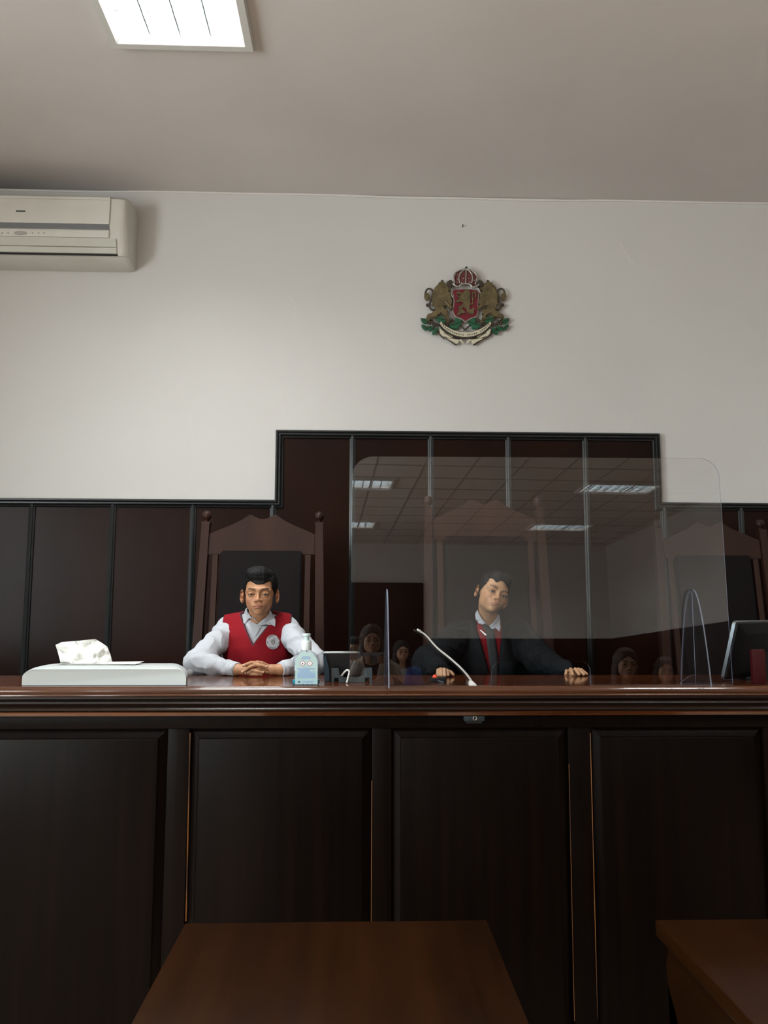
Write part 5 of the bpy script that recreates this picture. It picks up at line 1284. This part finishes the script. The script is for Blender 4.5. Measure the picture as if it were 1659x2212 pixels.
    def rl(z): return np.interp(-z, [-q(0, 1350, Yt - .1)[2], -q(0, 1459, Yt - .1)[2]], [U(1028, 1350, Yt - .1).x, U(1056, 1459, Yt - .1).x])
    def rrt(z): return np.interp(-z, [-q(0, 1350, Yt - .1)[2], -q(0, 1459, Yt - .1)[2]], [U(1088, 1350, Yt - .1).x, U(1078, 1459, Yt - .1).x])
    def cut(P):
        inside = np.minimum(P[:, 0] - rl(P[:, 2]), rrt(P[:, 2]) - P[:, 0]); inside = np.minimum(inside, (Yt - .01) - P[:, 1])
        nr = .066 - np.hypot(P[:, 0] - nb[0], P[:, 1] - nb[1] - .01)
        return np.maximum(inside, nr).astype(f32)
    def robe(P):
        d = s_ell(P, ch + A(0, .005, 0), (.168, .118, .165)); d = smin(d, s_ell(P, be, (.175, .125, .16)), .05)
        d = smin(d, s_cone(P, shL + A(.005, 0, .0), shR, .066, .066), .04)
        hem = s_ell(P, pe, (.20, .15, .13)); d = smin(d, hem, .05)
        d = d - .006*np.sin(P[:, 0]*60 + 1.5*wob(P, 12, 4)) - .003*wob(P, 40, 6)
        for sh, el, wr, s in ((shL, elL, wrL, 3), (shR, elR, wrR, 6)):
            f = folds(P, sh, el, .006, 60, s); f2 = folds(P, el, wr, .006, 70, s + 1)
            ax = (wr - el)/np.linalg.norm(wr - el)
            up = s_cone(P, sh, el, .070, .064) - f; lo = s_cone(P, el, wr, .062, .038) - f2
            lo = smax(lo, (P - (wr + ax*(.038 if s == 6 else .022))) @ ax, .004); d = smin(d, smin(up, lo, .03), .02)
        d = smax(d, cut(P), .004)
        d = np.maximum(d, .98 - P[:, 2])
        return np.where(P[:, 1] < DY1 + .004, np.maximum(d, (DZ + .0015) - P[:, 2]), np.where(P[:, 1] < DY1 + .008, d, d))
    def robe2(P):      # keeps clear of the desk
        d = robe(P); blk = np.maximum(P[:, 1] - (DY1 + .003), np.abs(P[:, 2] - (DZ - .02)) - .0215); return np.maximum(d, -blk.astype(f32))
    smesh('robe', robe2, axis(elL[0] - .10, wrR[0] + .06, .0048), axis(3.06, 3.76, .005), axis(.97, 1.50, .0048), M['robe'], root, None, .026)
    vest = lambda P: np.maximum(torso(P, .012), .99 - P[:, 2])
    M['vest2'] = mat('red_vest_cloth', '#6a1118', .85, spec=.15)
    smesh('vest', vest, axis(ch[0] - .16, ch[0] + .16, .006), axis(3.46, 3.75, .006), axis(.98, 1.47, .006), M['vest2'], root, None, .03)
    top = H.c + H.R @ (np.array((0, .022, -.055), f32)*H.s); axn = (nb - top)/np.linalg.norm(nb - top)
    def band(P):
        t = (P - top) @ axn; r = np.linalg.norm(P - top - t[:, None]*axn, axis=1)
        d = np.abs(r - (.0455 + t*.12)) - .0022
        zt_ = nb[2] + .030 + (P[:, 1] - Yt)*.5; zb = nb[2] - .02
        return np.maximum(np.maximum(np.maximum(d, P[:, 2] - zt_), zb - P[:, 2]), (.028 - np.abs(P[:, 0] - nb[0]))*(P[:, 1] < Yt) - 1*(P[:, 1] >= Yt)).astype(f32)
    smesh('collar_band', band, axis(nb[0] - .08, nb[0] + .08, .0027), axis(Yt - .09, Yt + .09, .0027), axis(nb[2] - .03, nb[2] + .08, .0027), M['shirt'], root, None, .014)
    allf = lambda P: np.minimum(np.minimum(vest(P), robe(P)), body(P))
    cw1 = [(1032.5, 1317), (1028.5, 1321), (1026.3, 1327), (1028, 1338), (1033, 1345), (1039.5, 1348.5), (1045, 1347), (1047.5, 1345), (1053, 1350), (1047, 1343), (1040.5, 1336), (1034.5, 1326), (1032.5, 1320)]
    cw2 = [(1076.8, 1325), (1079, 1332), (1080.5, 1340), (1081.5, 1356), (1079, 1364.5), (1074.5, 1360), (1069.8, 1356.5), (1066, 1360), (1060, 1358.5), (1056.5, 1352.5), (1065, 1347), (1071.5, 1338.5), (1075, 1331)]
    colf = lambda P: np.minimum(np.minimum(vest(P), robe(P)), H.neck(P, nb, .044, .052) - .006)
    cloth_poly('collar_wing', cw1, colf, .007, .002, M['shirt'], root, 3.38, 3.64, miss=Yt - .03)
    cloth_poly('collar_wing', cw2, colf, .007, .002, M['shirt'], root, 3.38, 3.64, miss=Yt - .03)
    cl = lambda P: np.minimum(vest(P), robe(P))
    vonly = vest
    cloth_poly('tie', [(1040, 1349), (1047, 1346), (1055, 1353), (1062, 1360), (1068, 1359), (1069, 1372), (1076, 1416), (1078, 1459), (1060, 1459), (1056, 1420), (1050, 1374), (1051, 1366), (1044, 1358)], vonly, .007, .002, M['tie'], root, 3.42, 3.60)
    cloth_poly('cord', [(1036, 1361), (1039, 1361.5), (1053, 1372.5), (1052, 1375), (1045, 1370)], vonly, .012, .0015, M['lab_w'], root, 3.42, 3.60, 1)
    cloth_poly('lapel', [(1012, 1337), (1022, 1335), (1030, 1346), (1040, 1390), (1058, 1459), (1047, 1459), (1030, 1412), (1016, 1372)], robe, .003, .004, M['robe'], root, 3.42, 3.62)
    cloth_poly('lapel', [(1091, 1341), (1098, 1343), (1095, 1362), (1091, 1400), (1090, 1459), (1077, 1459), (1080, 1400), (1085, 1362)], robe, .003, .004, M['robe'], root, 3.42, 3.62)
    def tr(P):
        d = s_ell(P, pe, (.150, .115, .088))
        for s in (0, 1): d = smin(d, chain(P, [pe + A((-.06, .06)[s], 0, -.005), kn[s], an[s]], [.082, .062, .052]), .02)
        return np.maximum(np.maximum(d, P[:, 2] - 1.10), .545 - P[:, 2])
    smesh('trousers', tr, axis(pe[0] - .24, pe[0] + .24, .010), axis(3.12, 3.74, .010), axis(.53, 1.12, .010), M['trousers'], root, None, .04)
    for s in (0, 1):
        fs = lambda P: np.maximum(smin(s_ell(P, an[s] + A(0, -.07, -.045), (.042, .10, .032)), s_ell(P, an[s] + A(0, 0, -.02), (.040, .045, .05)), .02), POD + .002 - P[:, 2])
        smesh('shoe', fs, axis(an[s][0] - .06, an[s][0] + .06, .008), axis(3.1, 3.38, .008), axis(POD - .01, .62, .008), M['black_pl'], root, None, .03)
    return root
boy_two()

# ------------------------------------------------------------------ people behind the camera, mirrored in the acrylic screen
def mirror_pt(px, py, Y):
    """the point at depth Y whose mirror image in the screen is seen at (px, py)"""
    o = Vector((0, 0, CAMZ)); v = dirpx(px, py); h = o + v*((P0 - o).dot(NP)/v.dot(NP)); w = v - NP*(2*v.dot(NP)); return h + w*((Y - h.y)/w.y)
def watcher(px, py, Y, label, coat, inner, sc, hairk, hairm, lean=0, arms='down', shirtm=None):
    hc = mirror_pt(px, py, Y); x, z = hc.x, hc.z
    root = empty('person', (x, Y - .04, 0), label, 'person')
    R = rotm(180 + lean, -2, lean*.4); H = Head((x, Y, z), R, sc, .2, .0042, hairk)
    w = sc
    nb = A(x, Y - .045, z - .15*w); sh = [A(x + s*.155*w, Y - .055, z - .215*w) for s in (-1, 1)]
    hip = z - .215*w - .44*w; seat = hip < .62; 
    pe = A(x, Y - .06, max(hip, .50)); ch = A(x, Y - .055, z - .36*w)
    if arms == 'phone': el = [A(x + s*.22, Y - .02, z - .42) for s in (-1, 1)]; wr = [A(x + s*.095, Y + .145, z - .155) for s in (-1, 1)]
    else: el = [A(x + s*.21*w, Y - .06, z - .47*w) for s in (-1, 1)]; wr = [A(x + s*.19*w, Y + .08, z - .66*w) for s in (-1, 1)]
    hd = [wr[s] + (np.array((-.02*(1 if s else -1), .05, .012), f32) if arms == 'phone' else A(0, .04, -.04)) for s in (0, 1)]
    fgs = []
    for s in (0, 1):
        for k in range(4):
            b = hd[s] + (A((-.01 if s else .01), .015, -.018 + k*.013) if arms == 'phone' else A((k - 1.5)*.015, .03, -.03))
            t = b + (A((-.035 if s else .035), .018, .002) if arms == 'phone' else A(0, .03, -.045)); fgs.append([b, (b + t)/2 + A(0, .006, .0), t])
        b = hd[s] + A((-.012 if s else .012), -.01, .015); fgs.append([b, b + A((-.018 if s else .018), .01, .012)])
    ft = [A(x + s*.09, Y - .06, .08) for s in (-1, 1)]; kn = [A(x + s*.09, Y - .05 + (.0), pe[2]*.54) for s in (-1, 1)]
    def body(P):
        d = s_ell(P, ch, (.14*w, .09*w, .20*w)); d = smin(d, s_ell(P, pe, (.14*w, .10*w, .15*w)), .06); d = smin(d, s_cone(P, sh[0], sh[1], .048*w, .048*w), .05)
        d = smin(d, H.neck(P, nb), .02)
        for s in (0, 1):
            d = smin(d, chain(P, [sh[s], el[s], wr[s]], [.043*w, .034*w, .025*w], .01), .02); d = smin(d, s_ell(P, hd[s], (.020, .034, .030) if arms == 'phone' else (.03, .02, .036)), .012)
            d = smin(d, chain(P, [pe + A((-.07, .07)[s], 0, -.04), kn[s], ft[s]], [.08*w, .052*w, .036*w]), .03)
        d = smin(d, H.skin(P), .012)
        for g in fgs: d = smin(d, finger(P, g, .0085, .007), .002)
        return d
    SK = (.45, .25, .16)
    col = lambda V: H.tint(V, SK, (.40, .14, .12), (.05, .03, .02))
    xs_ = axis(x - .34, x + .34, .012, [(x - .10*sc, x + .10*sc, .0035)]); ys_ = axis(Y - .25, Y + .34, .012, [(Y + .02, Y + .11, .0035)])
    if arms == 'phone': ys_ = axis(Y - .25, Y + .36, .010, [(Y + .02, Y + .11, .0035), (Y + .15, Y + .28, .0045)]); xs_ = axis(x - .34, x + .34, .010, [(x - .12, x + .12, .0035)])
    zs_ = axis(-.02, z + .17, .016, [(z - .12, z + .12, .0035)] + [(float(min(h[2] for h in hd)) - .06, float(max(h[2] for h in hd)) + .04, .006)])
    bo = smesh('body', body, xs_, ys_, zs_, M['skin'], root, col, .04); H.eyes(root)
    smesh('hair', H.hair, axis(x - .13, x + .13, .006), axis(Y - .18, Y + .12, .006), axis(z - .26, z + .15, .006), hairm, root, None, .02)
    def coatf(P):
        d = s_ell(P, ch, (.165*w, .12*w, .22*w)); d = smin(d, s_ell(P, pe + A(0, 0, .02), (.165*w, .125*w, .20*w)), .06); d = smin(d, s_cone(P, sh[0], sh[1], .064*w, .064*w), .04)
        for s in (0, 1):
            c = smax(s_cone(P, el[s], wr[s], .050*w, .040*w), (P - wr[s]) @ ((wr[s] - el[s])/np.linalg.norm(wr[s] - el[s])), .004)
            d = smin(d, smin(s_cone(P, sh[s], el[s], .060*w, .052*w), c, .02), .02)
        d = d - .004*wob(P, 24, 3)
        op = .022 + (P[:, 2] - (z - .30*w))*.25
        cut = np.minimum(op - np.abs(P[:, 0] - x), P[:, 1] - Y + .02)      # open down the front
        nr = .062*w - np.hypot(P[:, 0] - nb[0], P[:, 1] - nb[1] - .01)
        d = smax(d, np.maximum(cut, nr).astype(f32), .004); return np.maximum(d, (pe[2] - .16) - P[:, 2])
    smesh('coat', coatf, axis(x - .36, x + .36, .009), axis(Y - .25, Y + .28, .009), axis(float(pe[2]) - .18, z - .10, .009), coat, root, None, .035)
    inf = lambda P: np.maximum(np.maximum(smin(s_ell(P, ch, (.148*w, .100*w, .21*w)), smin(s_ell(P, pe, (.148*w, .108*w, .17*w)), s_cone(P, sh[0], sh[1], .054*w, .054*w), .05), .05), (pe[2] - .08) - P[:, 2]), (.052*w - np.hypot(P[:, 0] - nb[0], P[:, 1] - nb[1] - .005)) * (P[:, 2] > nb[2] + .012) - (P[:, 2] <= nb[2] + .012))
    smesh('top', lambda P: inf(P).astype(f32), axis(x - .24, x + .24, .009), axis(Y - .22, Y + .14, .009), axis(float(pe[2]) - .10, z - .08, .009), inner, root, None, .035)
    def tr(P):
        d = s_ell(P, pe, (.15*w, .11*w, .16*w))
        for s in (0, 1): d = smin(d, chain(P, [pe + A((-.07, .07)[s], 0, -.04), kn[s], ft[s]], [.092*w, .068*w, .056*w]), .02)
        return np.maximum(np.maximum(d, P[:, 2] - pe[2] - .04), .075 - P[:, 2])
    smesh('trousers', tr, axis(x - .22, x + .22, .014), axis(Y - .24, Y + .12, .014), axis(.06, float(pe[2]) + .06, .014), M['jeans'], root, None, .05)
    for s in (0, 1):
        fs = lambda P: np.maximum(smin(s_ell(P, ft[s] + A(0, .06, -.045), (.042, .11, .034)), s_ell(P, ft[s] + A(0, 0, -.02), (.040, .045, .05)), .02), .003 - P[:, 2])
        smesh('shoe', fs, axis(ft[s][0] - .06, ft[s][0] + .06, .011), axis(ft[s][1] - .07, ft[s][1] + .20, .011), axis(-.01, .12, .011), M['black_pl'], root, None, .04)
    return H, hd
M['jeans'] = mat('dark_denim', '#1d2634', .85); M['cream_coat'] = mat('cream_coat', '#b7aca0', .85, vary=((7, 7, 7), '#6f665c', .66, .70, 2))
M['navy_top'] = mat('navy_top', '#10131c', .8); M['blue_jacket'] = mat('blue_jacket', '#2c4f9c', .6); M['brown_hair'] = mat('brown_hair', '#2b1b14', .55, bump=((300, 60, 300), .6, .002, 3))
M['grey_top'] = mat('grey_top', '#8a8a90', .8); M['dk_coat'] = mat('dark_brown_coat', '#2c2224', .8); M['maroon_top'] = mat('maroon_top', '#4c1c22', .8)
Hh, hd = watcher(803, 1384, -.30, 'woman in a spotted cream coat photographing with a phone, mirrored left in the screen', M['cream_coat'], M['navy_top'], .98, 'long', M['brown_hair'], 0, 'phone')
c = (Vector(hd[0].tolist()) + Vector(hd[1].tolist()))/2 + Vector((0, .022, .014))
PH = empty('phone', c, 'silver phone held up by the woman in the cream coat', 'phone')
box('case', c, (.155, .008, .074), mat('phone_silver', '#a8a8ae', .25, metal=.4), PH, None, .003)
bm = bmesh.new(); add_lathe(bm, [(.008, 0), (.008, .002)], c + Vector((.055, .0045, .018)), 14, Matrix.Rotation(-math.pi/2, 3, 'X')); bmobj('camera_lens', bm, M['black_pl'], PH)
watcher(868, 1408, -2.2, 'smiling girl in a blue jacket mirrored beside the woman with the phone', M['blue_jacket'], M['grey_top'], .90, 'long', M['hair'], -6)
watcher(764, 1404, -1.3, 'dark-haired child mirrored at the left edge of the acrylic screen', M['grey_top'], M['navy_top'], .88, 'boy', M['hair'], 25)
watcher(1352, 1436, .25, 'smiling girl with long dark hair mirrored at the right of the screen', M['dk_coat'], M['maroon_top'], .93, 'long', M['brown_hair'], 6)
watcher(1437, 1449, -.45, 'child in dark clothes mirrored behind the smiling girl on the right', M['dk_coat'], M['grey_top'], .88, 'long', M['hair'], 12)
